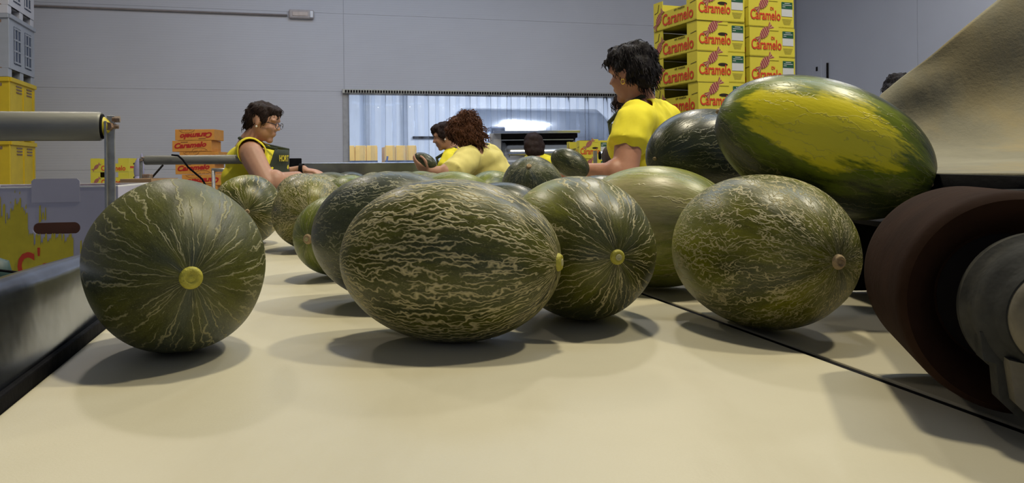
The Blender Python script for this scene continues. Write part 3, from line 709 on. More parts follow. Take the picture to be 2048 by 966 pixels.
far(603, 352, 2.85, .094, -85, 'net', 'far melon just behind the round heavily netted one')
far(700, 356, 2.75, .091, -60, 'lime', 'bright lime-green far melon in front of the bespectacled worker\'s hands')
far(790, 350, 2.05, .093, -10, 'net', 'far melon behind the bluish grey-green one')
far(905, 348, 2.35, .095, 20, 'lime', 'smooth yellowish-green far melon in front of the curly-haired worker')
far(1003, 358, 1.72, .085, -30, 'dark', 'low dark melon in the gap behind the central pair')
far(660, 345, 3.9, .094, 5, 'soft', 'far melon lying under the bespectacled worker\'s hands')
far(748, 345, 3.5, .093, -80, 'net', 'netted far melon right of the bespectacled worker\'s hands')
far(636, 346, 3.25, .092, 40, 'web', 'webbed far melon below the bespectacled worker\'s wrist')
far(812, 345, 4.0, .094, 75, 'soft', 'soft green far melon left of the curly-haired worker\'s forearm')
far(860, 345, 3.1, .092, -70, 'web', 'webbed far melon below the curly-haired worker\'s forearm')
far(700, 343, 4.7, .094, -20, 'dark', 'dark small-looking far melon before the cross conveyor, left one')
far(775, 343, 4.6, .094, 30, 'net', 'netted small-looking far melon before the cross conveyor, middle one')
far(840, 343, 4.3, .094, 0, 'lime', 'lime small-looking far melon before the cross conveyor, right one')
far(985, 347, 3.1, .096, 60, 'lime', 'lime-yellow far melon below the pale yellow shirt')
far(1066, 315, 2.35, .094, -98, 'blue', 'smooth blue-grey melon propped up with its tan scar towards the ceiling', tilt=R(38), z=.125, scar_col='scar_tan')
far(1200, 342, 2.05, .090, 20, 'dark', 'dark melon behind the pale green one, below the right worker\'s arm')
far(1330, 345, 1.75, .093, 20, 'dark', 'dark melon under the second layer at the right')
melon((.415, 1.485, .077), R(80), 0, .100, .077, 'net', 'small melon wedged under the dark one of the second layer', seed=40, stem=.006, tail=.005, group='melons heaped below the chute', nu=48, nv=32)
# held melons
melon(P(850, 323, 4.72), R(160), R(28), .078, .046, 'dark', 'small dark melon held up in the curly-haired worker\'s hand', seed=30, group='melons in the workers\' hands', nu=48, nv=32, stem=.004)
melon(P(1140, 327, 2.95), R(-22), R(-28), .078, .050, 'dark', 'dark melon moving past in the right worker\'s hand', seed=31, group='melons in the workers\' hands', nu=48, nv=32)
# ------------------------------------------------------------------ print and cartons
FONT = {}
def text_mesh(txt, size, xs=1.0, bold=.02, shear=0.0, ext=.0004, space=1.0):
    key = (txt, size, xs, bold, shear, ext, space)
    if key in FONT: return FONT[key]
    cu = bpy.data.curves.new('t', 'FONT'); cu.body = txt; cu.size = size; cu.offset = bold*size; cu.shear = shear
    cu.extrude = ext; cu.resolution_u = 3; cu.space_character = space; cu.align_x = 'LEFT'
    o = bpy.data.objects.new('t', cu); C.objects.link(o)
    dg = bpy.context.evaluated_depsgraph_get(); dg.update()
    me = bpy.data.meshes.new_from_object(o.evaluated_get(dg)); me.name = 'lettering'; me.materials.clear()
    me.transform(Matrix.Diagonal((xs, 1, 1, 1)))
    bpy.data.objects.remove(o); FONT[key] = me; return me
def put_text(name, me, mat, org, xd, yd, parent, parent_off, width=None, turn=0.0):
    """place text in plane (xd, yd) at world point org; width rescales to fit"""
    me = me.copy(); me.materials.clear(); me.materials.append(mat)
    xs = [v.co.x for v in me.vertices]; k = (width/(max(xs)-min(xs))) if width else 1
    zd = Vector(xd).cross(Vector(yd))
    mt = Matrix((xd, yd, zd)).transposed().to_4x4(); mt.translation = Vector(org) - parent_off
    me.transform(mt @ Matrix.Rotation(turn, 4, 'Z') @ Matrix.Diagonal((k, 1, 1, 1)) @ Matrix.Translation((-min(xs), 0, 0)))
    return mesh_obj(name, me, None, parent)
def flat(mb, org, xd, yd, pts, th=.0004):
    n = Vector(xd).cross(Vector(yd)); mb.poly([Vector(org)+Vector(xd)*x+Vector(yd)*y for x, y in pts], n, th)
def candy(org, xd, yd, L, ang=.65, th=.0008):
    """twisted sweet: stripes of magenta on a cream body with two fanned ends; returns two builders"""
    c, s = cos(ang), sin(ang); X = Vector(xd)*c + Vector(yd)*s; Yd = Vector(yd)*c - Vector(xd)*s
    a, b = MB(), MB(); h = L*.17
    body = [(L*.27*cos(q), h*sin(q)*(1+.15*cos(q))) for q in [2*pi*k/20 for k in range(20)]]
    flat(a, org, X, Yd, body, th)
    for sg in (-1, 1):
        flat(a, org, X, Yd, [(sg*L*.25, -h*.25), (sg*L*.50, -h*.95), (sg*L*.44, 0), (sg*L*.50, h*.95), (sg*L*.25, h*.25)][::sg], th)
    for k in range(-2, 3):
        x0 = k*L*.10; hh = h*sqrt(max(.05, 1-(x0/(L*.27))**2))*.97; w_ = L*.028
        flat(b, Vector(org)+X.cross(Yd)*th, X, Yd, [(x0-w_-L*.04, -hh), (x0+w_-L*.04, -hh), (x0+w_, 0), (x0+w_+L*.04, hh), (x0-w_+L*.04, hh), (x0-w_, 0)], th*.5)
    for sg in (-1, 1):
        for q in (-.5, 0, .5):
            flat(b, Vector(org)+X.cross(Yd)*th, X, Yd, [(sg*L*.26, h*q*.3-h*.04), (sg*L*.46, h*q*1.5-h*.14), (sg*L*.46, h*q*1.5+h*.14), (sg*L*.26, h*q*.3+h*.04)][::sg], th*.5)
    return a, b
def yellow_carton(org, xd, sd, W, L, H, label, group, second=False, tiny=False):
    """org: lower near corner where the short end (along xd) and the long side (along sd) meet;
       xd: direction of the printed end, sd: direction of the long side with the open slot"""
    xd = Vector(xd).normalized(); sd = Vector(sd).normalized(); z = zv
    ctr = org + xd*W/2 + sd*L/2
    root = empty('melon_carton', ctr, label, 'carton', group); root.rotation_euler = (0, 0, 0)
    th = .004; AX = (xd, sd, z)
    H2 = H-.0015
    mb = MB()
    mb.box(org+xd*W/2+sd*L/2+z*.003, W/2, L/2, .003, AX)
    for q in (0, 1): mb.box(org+xd*W/2+sd*(th/2+q*(L-th))+z*H2/2, W/2, th/2, H2/2, AX)               # printed ends
    lo = H*.60
    for q in (0, 1):
        xo = org+xd*(th/2+q*(W-th))
        mb.box(xo+sd*L/2+z*lo/2, th/2, L/2-th, lo/2, AX)
        mb.box(xo+sd*(L*.115)+z*(lo+H2)/2, th/2, L*.115-th, (H2-lo)/2, AX)
        mb.box(xo+sd*(L*(1-.115))+z*(lo+H2)/2, th/2, L*.115-th, (H2-lo)/2, AX)
    mb.build('carton_body', M['carton'], root)
    mb = MB(); mb.box(org+xd*W/2+sd*L/2+z*(lo*.5), W/2-th-.002, L/2-th-.002, lo*.45, AX); mb.build('dark_inside', M['hole'], root)  # solid near-black block, shade inside the open carton put into its colour
    if tiny: return root
    e = -sd*.0006   # in front of the printed end
    off = root.location
    # locking tab above the end
    mb = MB(); mb.box(org+xd*W*.52+z*(H-.004)+e*2, W*.115, .0012, H*.085, AX); mb.build('locking_tab', M['carton'], root)
    mb = MB(); flat(mb, org+e*3, xd, z, [(W*(.415+x_), H*y_) for x_, y_ in ((0, .88), (.015, .88), (.015, 1.055), (0, 1.055))]); 
    flat(mb, org+e*1.5, xd, z, [(W*x_, H*y_) for x_, y_ in ((0, .985), (.40, .985), (.40, .998), (0, .998))]); mb.build('crease', M['dark_print'], root)
    if not second:
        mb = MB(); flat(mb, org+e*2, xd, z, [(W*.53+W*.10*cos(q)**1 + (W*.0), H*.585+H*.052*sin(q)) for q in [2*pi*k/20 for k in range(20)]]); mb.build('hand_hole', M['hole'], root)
    else:
        put_text('faint_lettering', text_mesh('Di', .022, 1.1, .02), M['red'], org+xd*W*.47+z*H*.585+e*3, xd, z, root, off)
    put_text('lettering', text_mesh('Caramelo', H*.47, .8, .016), M['red'], org+xd*W*.035+z*H*.25+e*3, xd, z, root, off, width=W*.66)
    a_, b_ = candy(org+xd*W*.32+z*H*.80+e*3, xd, z, W*.46, .75); cm = a_.build('candy_mark', M['cream_print'], root); b_.build('candy_stripe', M['pink'], cm)
    mb = MB(); flat(mb, org+e*2, xd, z, [(W*.72, H*.40), (W*.965, H*.40), (W*.965, H*.885), (W*.72, H*.885)]); lb = mb.build('address_label', M['white_print'], root)
    mb = MB(); flat(mb, org+e*4, xd, z, [(W*.72, H*.66), (W*.965, H*.66), (W*.965, H*.885), (W*.72, H*.885)]); mb.build('label_header', M['green_print'], lb)
    mb = MB()
    for k, (x0, x1) in enumerate(((.78, .90), (.74, .94), (.735, .80))):
        flat(mb, org+e*6, xd, z, [(W*x0, H*(.83-.06*k)), (W*x1, H*(.83-.06*k)), (W*x1, H*(.85-.06*k)), (W*x0, H*(.85-.06*k))])
    mb.build('label_text', M['white_print'], lb)
    mb = MB()
    for k in range(5):
        flat(mb, org+e*2, xd, z, [(W*(.73+.01*k), H*(.30-.042*k)), (W*(.95-.01*k), H*(.30-.042*k)), (W*(.95-.01*k), H*(.312-.042*k)), (W*(.73+.01*k), H*(.312-.042*k))])
    mb.build('small_print', M['grey_print'], root)
    # long side: mirrored direction so that the words read left to right from outside
    o2 = org + sd*L; d2 = -sd; e2 = -xd*.0006
    put_text('lettering', text_mesh('Caramelo', H*.55, .8, .016), M['red'], o2+d2*L*.225+z*H*.12+e2*3, d2, z, root, off, width=L*.70)
    put_text('small_lettering', text_mesh('un mel\u00f3n', H*.13, .8, .004, .35), M['dark_print'], o2+d2*L*.50+z*H*.515+e2*3, d2, z, root, off, width=L*.24)
    a_, b_ = candy(o2+d2*L*.135+z*H*.38+e2*3, d2, z, L*.32, .85); cm = a_.build('candy_mark', M['cream_print'], root); b_.build('candy_stripe', M['pink'], cm)
    mb = MB(); flat(mb, o2+e2*1.5, d2, z, [(L*.03, H*.62), (L*.10, H*.66), (L*.13, H*.90), (L*.145, H*.90), (L*.115, H*.645), (L*.035, H*.60)])
    flat(mb, o2+e2*1.5, d2, z, [(L*.86, H*.62), (L*.985, H*.66), (L*.985, H*.64), (L*.86, H*.60)]); mb.build('crease', M['dark_print'], root)
    return root
# pallet stack at the right, two columns
d1 = Vector((-.366, .931, 0)).normalized(); d2_ = Vector((.931, .366, 0)).normalized()
W_, L_, H_ = .289, .405, .155
c0 = P(1394, 39, 4.0)
nlow = 11
ORD = ['first', 'second', 'third', 'fourth', 'fifth', 'sixth', 'seventh', 'eighth', 'ninth', 'tenth', 'eleventh', 'twelfth', 'thirteenth']
names_r = ['topmost', 'second', 'third', 'fourth', 'fifth']
for col in (0, 1):
    for k in range(-1, nlow):
        z0 = c0.z - H_*(k+1) - (.014 if col else 0)
        base = Vector((c0.x, c0.y, 0)) + d2_*(col*(W_+.026)) + d1*(col*.0)
        j = random.Random(k*7+col); base = base + d1*j.uniform(-.004, .004) + d2_*j.uniform(-.003, .003); base.z = z0
        vis = k < (4 if col == 0 else 3)
        if vis:
            w_ = names_r[k+1]
            lab = ('yellow melon carton with dark hand hole, %s of the left stack by the wall' if col == 0 else 'yellow melon carton without hand hole, %s of the right stack by the wall') % w_
        else: lab = 'yellow melon carton hidden behind the melons, %s from the top of the %s tall stack' % (ORD[k+1], ('left', 'right')[col])
        yellow_carton(base, d2_, d1, W_, L_, H_, lab, 'yellow cartons in the two tall stacks', second=(col == 1), tiny=not vis)
zb = c0.z - H_*nlow
root = empty('pallet', Vector((c0.x, c0.y, FL)), 'wooden pallet under the two tall stacks of yellow cartons', 'pallet')
ctr = Vector((c0.x, c0.y, 0)) + d2_*.30 + d1*.2
for q in (-.2, 0, .2):
    mb = MB(); mb.box(ctr + d1*q + zv*((FL + zb-.016)/2 - .012), .34, .04, (zb-.016-FL)/2-.013, (d2_, d1, zv)); mb.build('bearer', M['wood'], root)
for q in (-.27, -.135, 0, .135, .27):
    mb = MB(); mb.box(ctr + d2_*q + zv*(zb-.0275), .05, .24, .011, (d2_, d1, zv)); mb.build('plank', M['wood'], root)
# low stack behind the white carton
c1 = P(181, 343.5, 9.0); W2, L2, H2_ = .30, .42, .150
xdir = tv; top = c1.z + H2_
dirL = Vector((.985, .05, 0)).normalized(); dirS = Vector((-.05, .985, 0)).normalized()
nr = int(round((top-FL)/H2_)); H2_ = (top-FL)/nr
for k in range(nr):
    z0 = top - H2_*(k+1)
    # long printed side faces the camera: sd points right-to-left seen from outside, so the corner is at the right
    org = Vector((c1.x, c1.y, 0)) + dirL*L2; org.z = z0
    lab = ['yellow melon carton, topmost of the low stack beyond the white carton', 'yellow melon carton, second of the low stack beyond the white carton'][k] if k < 2 else 'yellow melon carton hidden behind the white carton, %s from the top of its low stack' % ORD[k]
    yellow_carton(org, dirS, -dirL, W2, L2, H2_, lab, 'yellow cartons in the low far stack', tiny=(k > 1)) if False else None
    o_ = Vector((c1.x, c1.y, z0))
    # built with the slot side along dirL towards the camera
    root = empty('melon_carton', o_ + dirL*L2/2 + dirS*W2/2, lab, 'carton', 'yellow cartons in the low far stack')
    AX = (dirL, dirS, zv); th = .004; lo = H2_*.62; mb = MB()
    mb.box(o_+dirL*L2/2+dirS*W2/2+zv*.003, L2/2, W2/2, .003, AX)
    for q in (0, 1):
        mb.box(o_+dirL*(th/2+q*(L2-th))+dirS*W2/2+zv*(H2_-.001)/2, th/2, W2/2, (H2_-.001)/2, AX)
        y_ = dirS*(th/2+q*(W2-th))
        mb.box(o_+y_+dirL*L2/2+zv*lo/2, L2/2-th, th/2, lo/2, AX)
        for u0, u1 in ((0, .26), (.72, 1)): mb.box(o_+y_+dirL*L2*(u0+u1)/2+zv*(lo+H2_-.001)/2, L2*(u1-u0)/2-th*.5, th/2, (H2_-.001-lo)/2, AX)
    mb.build('carton_body', M['carton'], root)
    mb = MB(); mb.box(o_+dirL*L2/2+dirS*W2/2+zv*lo*.5, L2/2-th-.002, W2/2-th-.002, lo*.45, AX); mb.build('dark_inside', M['hole'], root)  # block in shadow colour, darkens the slot of the open carton
    if k < 2:
        e = -dirS*.0008
        put_text('lettering', text_mesh('Caramelo', H2_*.50, .8, .022), M['red'], o_+dirL*L2*.28+zv*H2_*.12+e*2, dirL, zv, root, root.location, width=L2*.64)
        a_, b_ = candy(o_+dirL*L2*.155+zv*H2_*.38+e*2, dirL, zv, L2*.28, .75); cm = a_.build('candy_mark', M['cream_print'], root); b_.build('candy_stripe', M['pink'], cm)
        e = dirL*.0008; q_ = o_+dirL*L2
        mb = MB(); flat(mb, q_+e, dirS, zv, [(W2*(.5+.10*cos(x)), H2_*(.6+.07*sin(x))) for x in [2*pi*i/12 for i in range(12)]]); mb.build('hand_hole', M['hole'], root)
        mb = MB(); flat(mb, q_+e, dirS, zv, [(W2*.12, H2_*.28), (W2*.7, H2_*.28), (W2*.7, H2_*.42), (W2*.12, H2_*.42)]); mb.build('print_band', M['red'], root)
# orange kraft cartons, each turned against the next
k0 = P(350, 258.5, 9.4); HH = .129; zt = k0.z; nk = 12; HH = (zt-FL)/nk
kx = Vector((.995, .03, 0)).normalized(); ks = Vector((-.03, .995, 0)).normalized()
offs = [0, -.035, .05, .0, .075, .03, .0, .04, .02, .0, .03, .01]
nm_ = ['topmost', 'second', 'third', 'fourth', 'fifth']
for k in range(nk):
    W3, L3 = .455, .34
    o_ = Vector((k0.x+offs[k], k0.y, zt-HH*(k+1)))
    flip = (k % 2 == 0)
    lab = ('orange kraft carton with %s red script, %s of its far stack' % ('upside-down' if flip else 'upright', nm_[k])) if k < 5 else 'orange kraft carton hidden behind the melons, %s from the top of its far stack' % ORD[k]
    root = empty('kraft_carton', o_+kx*W3/2+ks*L3/2, lab, 'carton', 'orange kraft cartons')
    mb = MB(); mb.box(o_+kx*W3/2+ks*L3/2+zv*(HH/2-.001), W3/2, L3/2, HH/2-.002, (kx, ks, zv), .003); mb.build('carton_body', M['kraft'], root)
    if k >= 5: continue
    e = -ks*.001; xd, yd = (kx, zv) if not flip else (-kx, -zv)
    oo = o_ if not flip else o_ + kx*W3 + zv*HH
    turn = .06
    put_text('lettering', text_mesh('Caramelo', HH*.62, .9, .045, .3), M['kraft_red'], oo+xd*W3*.06+yd*HH*.30+e*2, xd, yd, root, root.location, width=W3*.82, turn=turn)
    mb = MB(); 
    ar = [(W3*(.70+.20*cos(x)), HH*(.05+.30*sin(x))) for x in [pi*i/14 for i in range(15)]]; ar2 = [(W3*(.70+.185*cos(x)), HH*(.05+.27*sin(x))) for x in [pi*i/14 for i in range(15)]][::-1]
    for i in range(14): flat(mb, oo+e, xd, yd, [ar[i], ar[i+1], ar2[13-i], ar2[14-i]])
    flat(mb, oo+e, xd, yd, [(W3*.22, HH*.80), (W3*.40, HH*.82), (W3*.40, HH*.89), (W3*.22, HH*.87)])
    mb.build('print_mark', M['kraft_brown'], root)
    mb = MB()
    for q in range(9):
        x_ = W3*(.55+.035*q); flat(mb, oo+e, xd, yd, [(x_, HH*.02), (x_+W3*.02, HH*.02), (x_+W3*.015, HH*(.08+.05*(q % 3)))])
    mb.build('print_scene', M['kraft_brown'], root)

# yellow cartons near the far machine
dA = Vector((.97, .20, 0)).normalized(); dB = Vector((-.20, .97, 0)).normalized()
cc = P(1159, 318, 6.2); Wm, Lm, Hm = .24, .36, .145
for k in range(8):
    o_ = Vector((cc.x, cc.y, cc.z - Hm*(k)))
    if o_.z < FL: break
    lab = ['yellow melon carton, topmost of the stack beside the steel machine', 'yellow melon carton, second of the stack beside the steel machine'][k] if k < 2 else 'yellow melon carton hidden behind melons, %s from the top beside the steel machine' % ORD[k]
    yellow_carton(o_, dA, (Vector((-.75, .66, 0))).normalized() if False else dB, Wm, Lm, Hm, lab, 'yellow cartons beside the steel machine', tiny=(k > 1))
zlow = cc.z - Hm*7
mb = MB(); mb.box(Vector((cc.x, cc.y, 0))+dA*Wm/2+dB*Lm/2+zv*(FL+zlow)/2-zv*.003, .3, .2, max(.01, (zlow-FL)/2-.004), (dA, dB, zv)); tag(mb.build('crate_base', M['wood']), 'low wooden base under the cartons beside the steel machine', 'pallet')
# small return roller there
pb = P(1200, 311, 5.0); pa = pb + Vector((.45, .05, 0)); 
rt = empty('idler_roller', (pb.x, pb.y, FL), 'short shiny roller in front of the cartons left of the right worker', 'roller', 'grey idler rollers on posts')
mb = MB(); mb.lathe(pb, (pa-pb), [(0, .0001), (0, .024), (.003, .027), (.42, .027), (.42, .0001)], 24); mb.build('tube', M['mirror'], rt, angle=40)
mb = MB(); mb.lathe(pb, (pb-pa), [(0, .027), (.006, .024), (.008, .010), (.008, .0001)], 20); mb.build('end_cap', M['black'], rt, angle=40)
mb = MB(); mb.box((pb.x-.03, pb.y, (pb.z+.03+FL)/2), .012, .004, (pb.z+.03-FL)/2); mb.build('post', M['zinc'], rt)

# ------------------------------------------------------------------ pallet bins at the left
cb = P(20, 280, 9.35); bx = Vector((1, .02, 0)).normalized(); bs = Vector((-.29, .957, 0)).normalized()
def pallet_bin(z0, h, mat, label, ribbed):
    o_ = Vector((cb.x, cb.y, z0)); wd = 1.15; dp = 1.06
    root = empty('pallet_bin', o_ - bx*wd/2 + bs*dp/2, label, 'bin', 'stacked plastic pallet bins')
    AX = (bx, bs, zv); mb = MB(); th = .03
    f0 = .10
    for q in (0, 1):
        mb.box(o_ - bx*wd/2 + bs*(th/2+q*(dp-th)) + zv*(f0+(h-f0-.01)/2), wd/2, th/2, (h-f0-.01)/2, AX, .006)
        mb.box(o_ - bx*(th/2+q*(wd-th)) + bs*dp/2 + zv*(f0+(h-f0-.01)/2), th/2, dp/2-th, (h-f0-.01)/2, AX)
    mb.box(o_ - bx*wd/2 + bs*dp/2 + zv*(f0+.015), wd/2-.01, dp/2-.01, .015, AX)
    mb.build('bin_wall', M[mat], root)
    for q in (.06, .5, .94):
        mb = MB(); mb.box(o_ - bx*wd/2 + bs*dp*q + zv*f0/2, wd/2-.01, .07, f0/2, AX, .004); mb.build('runner', M[mat], root)
    mb = MB(); mb.box(o_ + bx*.012 + bs*dp/2 + zv*(h-.03), .012, dp/2, .025, AX, .004); mb.box(o_ - bx*wd/2 - bs*.012 + zv*(h-.03), wd/2, .012, .025, AX, .004); mb.build('rim', M[mat], root)
    if ribbed == 'grid':
        for u in (.16, .58):
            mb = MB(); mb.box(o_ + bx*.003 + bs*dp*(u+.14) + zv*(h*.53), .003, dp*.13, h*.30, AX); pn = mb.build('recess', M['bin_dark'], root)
            mb = MB()
            for k in range(4): mb.box(o_ + bx*.009 + bs*dp*(u+.14) + zv*(h*(.26+.18*k)), .004, dp*.13, .010, AX)
            for k in range(3): mb.box(o_ + bx*.009 + bs*dp*(u+.03+.11*k) + zv*(h*.53), .004, .010, h*.29, AX)
            mb.build('rib', M[mat], root)
    else:
        for u in (.22, .62):
            mb = MB()
            for k in range(3): mb.box(o_ + bx*.004 + bs*dp*(u+.12) + zv*(h*(.78+.05*k)), .004, dp*.10, .008, AX)
            mb.build('vent_slot', M['rust'], root)
            mb = MB(); mb.box(o_ + bx*.005 + bs*dp*(u+.30) + zv*(h*.52), .005, .02, h*.36, AX); mb.build('rib', M[mat], root)
    for zz in (h*.06+f0*.5, h-.09):
        mb = MB(); mb.lathe(o_ - bx*.10 + zv*zz, -bs, [(-.002, .0001), (.003, .020), (.004, .0001)], 10); mb.build('stud', M['rust'], root)
    return root
hb_ = .742
zq = cb.z
pallet_bin(zq-hb_*2, hb_, 'bin_yellow', 'yellow pallet bin at the floor, lowest of the left bin stack', 'slot')
pallet_bin(zq-hb_, hb_, 'bin_yellow', 'yellow pallet bin, second from the floor behind the near roller', 'slot')
pallet_bin(zq, hb_, 'bin_yellow', 'upper yellow pallet bin directly under the grey one', 'slot')
pallet_bin(zq+hb_, hb_, 'bin_grey', 'grey pallet bin with dark grid recesses', 'grid')
pallet_bin(zq+hb_*2, hb_, 'bin_white', 'white pallet bin, topmost of the left bin stack', 'grid')
# crates beyond the curtain
for i, (t0, t1) in enumerate(((.72, 1.30), (1.42, 1.98))):
    for k in range(5):
        z0 = .62 - .304*(k+1)
        root = empty('harvest_crate', T((t0+t1)/2, 14.2, z0), 'orange crate seen through the strip curtain, %s from the top of the %s pile' % (ORD[k], ('left', 'right')[i]), 'crate', 'orange crates behind the strip curtain')
        for j in range(3):
            mb = MB(); q0 = t0+(t1-t0)*j/3+.008; q1 = t0+(t1-t0)*(j+1)/3-.008; tbox(mb, q0, q1, 14.0, 14.02, z0+.01, z0+.295, .003); mb.build('board', M['crate'], root)
        mb = MB(); tbox(mb, t0, t1, 14.021, 14.5, z0+.002, z0+.27); mb.build('crate_body', M['crate'], root)
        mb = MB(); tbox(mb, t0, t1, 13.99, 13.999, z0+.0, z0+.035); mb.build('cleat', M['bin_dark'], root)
# blue hand truck silhouette
mb = MB(); mb.bar(T(1.36, 13.7, -.1), T(1.44, 13.7, .42), .03, .03); mb.bar(T(1.36, 13.7, -.1), T(1.1, 13.7, .05), .03, .03); tbox(mb, 1.0, 1.7, 13.6, 13.8, FL, -.1)
tag(mb.build('hand_truck', simple('blue_paint', (.10, .14, .26), .5)), 'dark blue hand truck in front of the orange crates', 'trolley')
# polished tank beyond the curtain
root = empty('steel_tank', T(4.4, 15.2, FL), 'large polished horizontal steel tank behind the strip curtain', 'tank')
tk = []
for k in range(9): q = pi/2*k/8; tk.append((.35*(1-cos(q)), max(.0001, .95*sin(q))))
tk += [(3.0, .95), (3.2, .8), (3.3, .0001)]
mb = MB(); mb.lathe(T(2.72, 15.2, .42), tv, tk, 64); mb.build('shell', M['mirror'], root, angle=50)
for q in (3.3, 5.3):
    mb = MB(); tbox(mb, q-.06, q+.06, 14.6, 15.8, FL, -.1); mb.build('leg', M['steel'], root)
mb = MB(); tbox(mb, 3.32, 3.6, 14.0, 14.3, .55, .95, .03); tbox(mb, 3.40, 3.5, 14.1, 14.2, FL, .56); mb.build('control_box', M['plate'], root)
# stainless machine before the opening
m0, m1 = P(987, 262, 9.2), P(1159, 262, 9.2)
root = empty('sorting_machine', ((m0.x+m1.x)/2, 9.3, FL), 'stainless steel machine with mirror-like curved front near the opening', 'machine')
xm = (m1-m0).length; cm_ = (m0+m1)/2; zt = cm_.z
mb = MB(); mb.box((cm_.x, 9.55, zt-.015), xm/2+.0, .45, .016, None, .004); mb.build('top_plate', M['mirror'], root)
mb = MB(); mb.box((cm_.x, 9.60, zt-.055), xm/2-.02, .36, .022, None); mb.build('gap_shadow', M['dark_steel'], root)
mb = MB(); rows_ = []
for i in range(13):
    q = i/12; rows_.append([Vector((cm_.x - xm/2+.09 + (xm-.13)*k/8, 9.24 + .10*(1-sin(pi*q)) , zt-.08 - .36*q)) for k in range(9)])
mb.grid(rows_); fr_ = mb.build('front_panel', M['mirror'], root, smooth=True); so = fr_.modifiers.new('t', 'SOLIDIFY'); so.thickness = .004
mb = MB(); mb.box((m0.x+.04, 9.26, zt-.24), .045, .05, .21, None, .004); mb.box((m0.x-.02, 9.30, zt-.6), .03, .03, .58, None); mb.build('side_post', simple('pale_post', (.42, .43, .46), .5), root)
mb = MB(); mb.box((cm_.x, 9.62, (zt-.08+FL)/2), xm/2-.06, .30, (zt-.08-FL)/2-.01, None); mb.build('cabinet', M['steel'], root)
mb = MB(); mb.box((cm_.x, 9.20, zt-.46), xm/2-.02, .03, .012, None, .003); mb.build('lower_rail', M['white_print'], root)

# ------------------------------------------------------------------ white printed carton, front left
def front(px, py): # on the plane s = const of the carton front
    k = (px-CX)/F; Yd = SF/(CA - k*SA); return P(px, py, Yd)
SF = 1.66*CA + .95*SA
tl = front(-150, 378); tr = front(236, 373); z0c, z1c = -.074, front(60, 376).z
t0_, t1_ = tl.x*CA+tl.y*SA, min(tr.x*CA+tr.y*SA, -.345)
root = empty('printed_carton', T((t0_+t1_)/2, SF+.2, z0c), 'large white carton with yellow paint-splash print, brown hand hole and raised tab', 'carton')
off = root.location
hA, hB = front(67, 446), front(159, 467); hc = (hA+hB)/2; th_ = (hc.x*CA+hc.y*SA); hw = (hB-hA).length/2; hh = (hA.z-hB.z)/2
mb = MB()
# front panel with a real hand hole: ring of quads between the outline and the hole
def stad(n=32):
    out = []
    for k in range(n):
        q = 2*pi*k/n; x_, y_ = cos(q), sin(q)
        sx = (hw-hh)*(1 if x_ > 0 else -1) if abs(x_) > 1e-6 else 0
        out.append((th_ + sx + hh*x_, hc.z + hh*y_))
    return out
hp = stad(32)
def outer(k, n=32):
    q = 2*pi*k/n; x_, y_ = cos(q), sin(q); m = max(abs(x_), abs(y_)); x_, y_ = x_/m, y_/m
    tx = th_ + (x_*(t1_-th_) if x_ > 0 else x_*(th_-t0_)); zz = hc.z + (y_*(z1c-hc.z) if y_ > 0 else y_*(hc.z-z0c)); return (tx, zz)
vs = []
for dth in (0, .006):
    vs += [T(a, SF+dth, b) for a, b in hp] + [T(*(lambda u: (u[0], SF+dth, u[1]))(outer(k))) for k in range(32)]
fs = []
for k in range(32):
    k1 = (k+1) % 32
    fs.append((k, k1, 32+k1, 32+k)); fs.append((64+k, 96+k, 96+k1, 64+k1)); fs.append((k, 64+k, 64+k1, k1)); fs.append((32+k, 32+k1, 96+k1, 96+k))
mb.add(vs, fs)
tbox(mb, t0_, t1_, SF+.40, SF+.406, z0c, z1c); tbox(mb, t0_, t0_+.006, SF+.006, SF+.40, z0c, z1c); tbox(mb, t1_-.006, t1_, SF+.006, SF+.40, z0c, z1c); tbox(mb, t0_, t1_, SF+.006, SF+.40, z0c, z0c+.005)
mb.build('carton_body', M['white_card'], root)
mb = MB(); tbox(mb, t0_+.002, t1_, SF-.001, SF+.010, z1c, z1c+.003); tbox(mb, t1_-.007, t1_, SF+.010, SF+.405, z1c, z1c+.003); tbox(mb, t0_+.002, t1_, SF+.398, SF+.407, z1c, z1c+.003); mb.build('cut_edge', M['white_edge'], root)
mb = MB(); tbox(mb, t0_+.02, t1_-.02, SF+.05, SF+.36, z0c+.01, z1c-.04); mb.build('dark_inside', simple('brown_board', (.16, .07, .04), .8), root)
ta, tb = front(63, 358), front(160, 375); t0b, t1b = ta.x*CA+ta.y*SA, tb.x*CA+tb.y*SA
mb = MB(); mb.poly([T(a, SF-.0014, b) for a, b in ((t0b, tb.z-.03), (t1b, tb.z-.03), (t1b, ta.z-.005), (t1b-.005, ta.z), (t0b+.005, ta.z), (t0b, ta.z-.005))], sv, .0012); mb.build('raised_tab', M['white_card'], root)
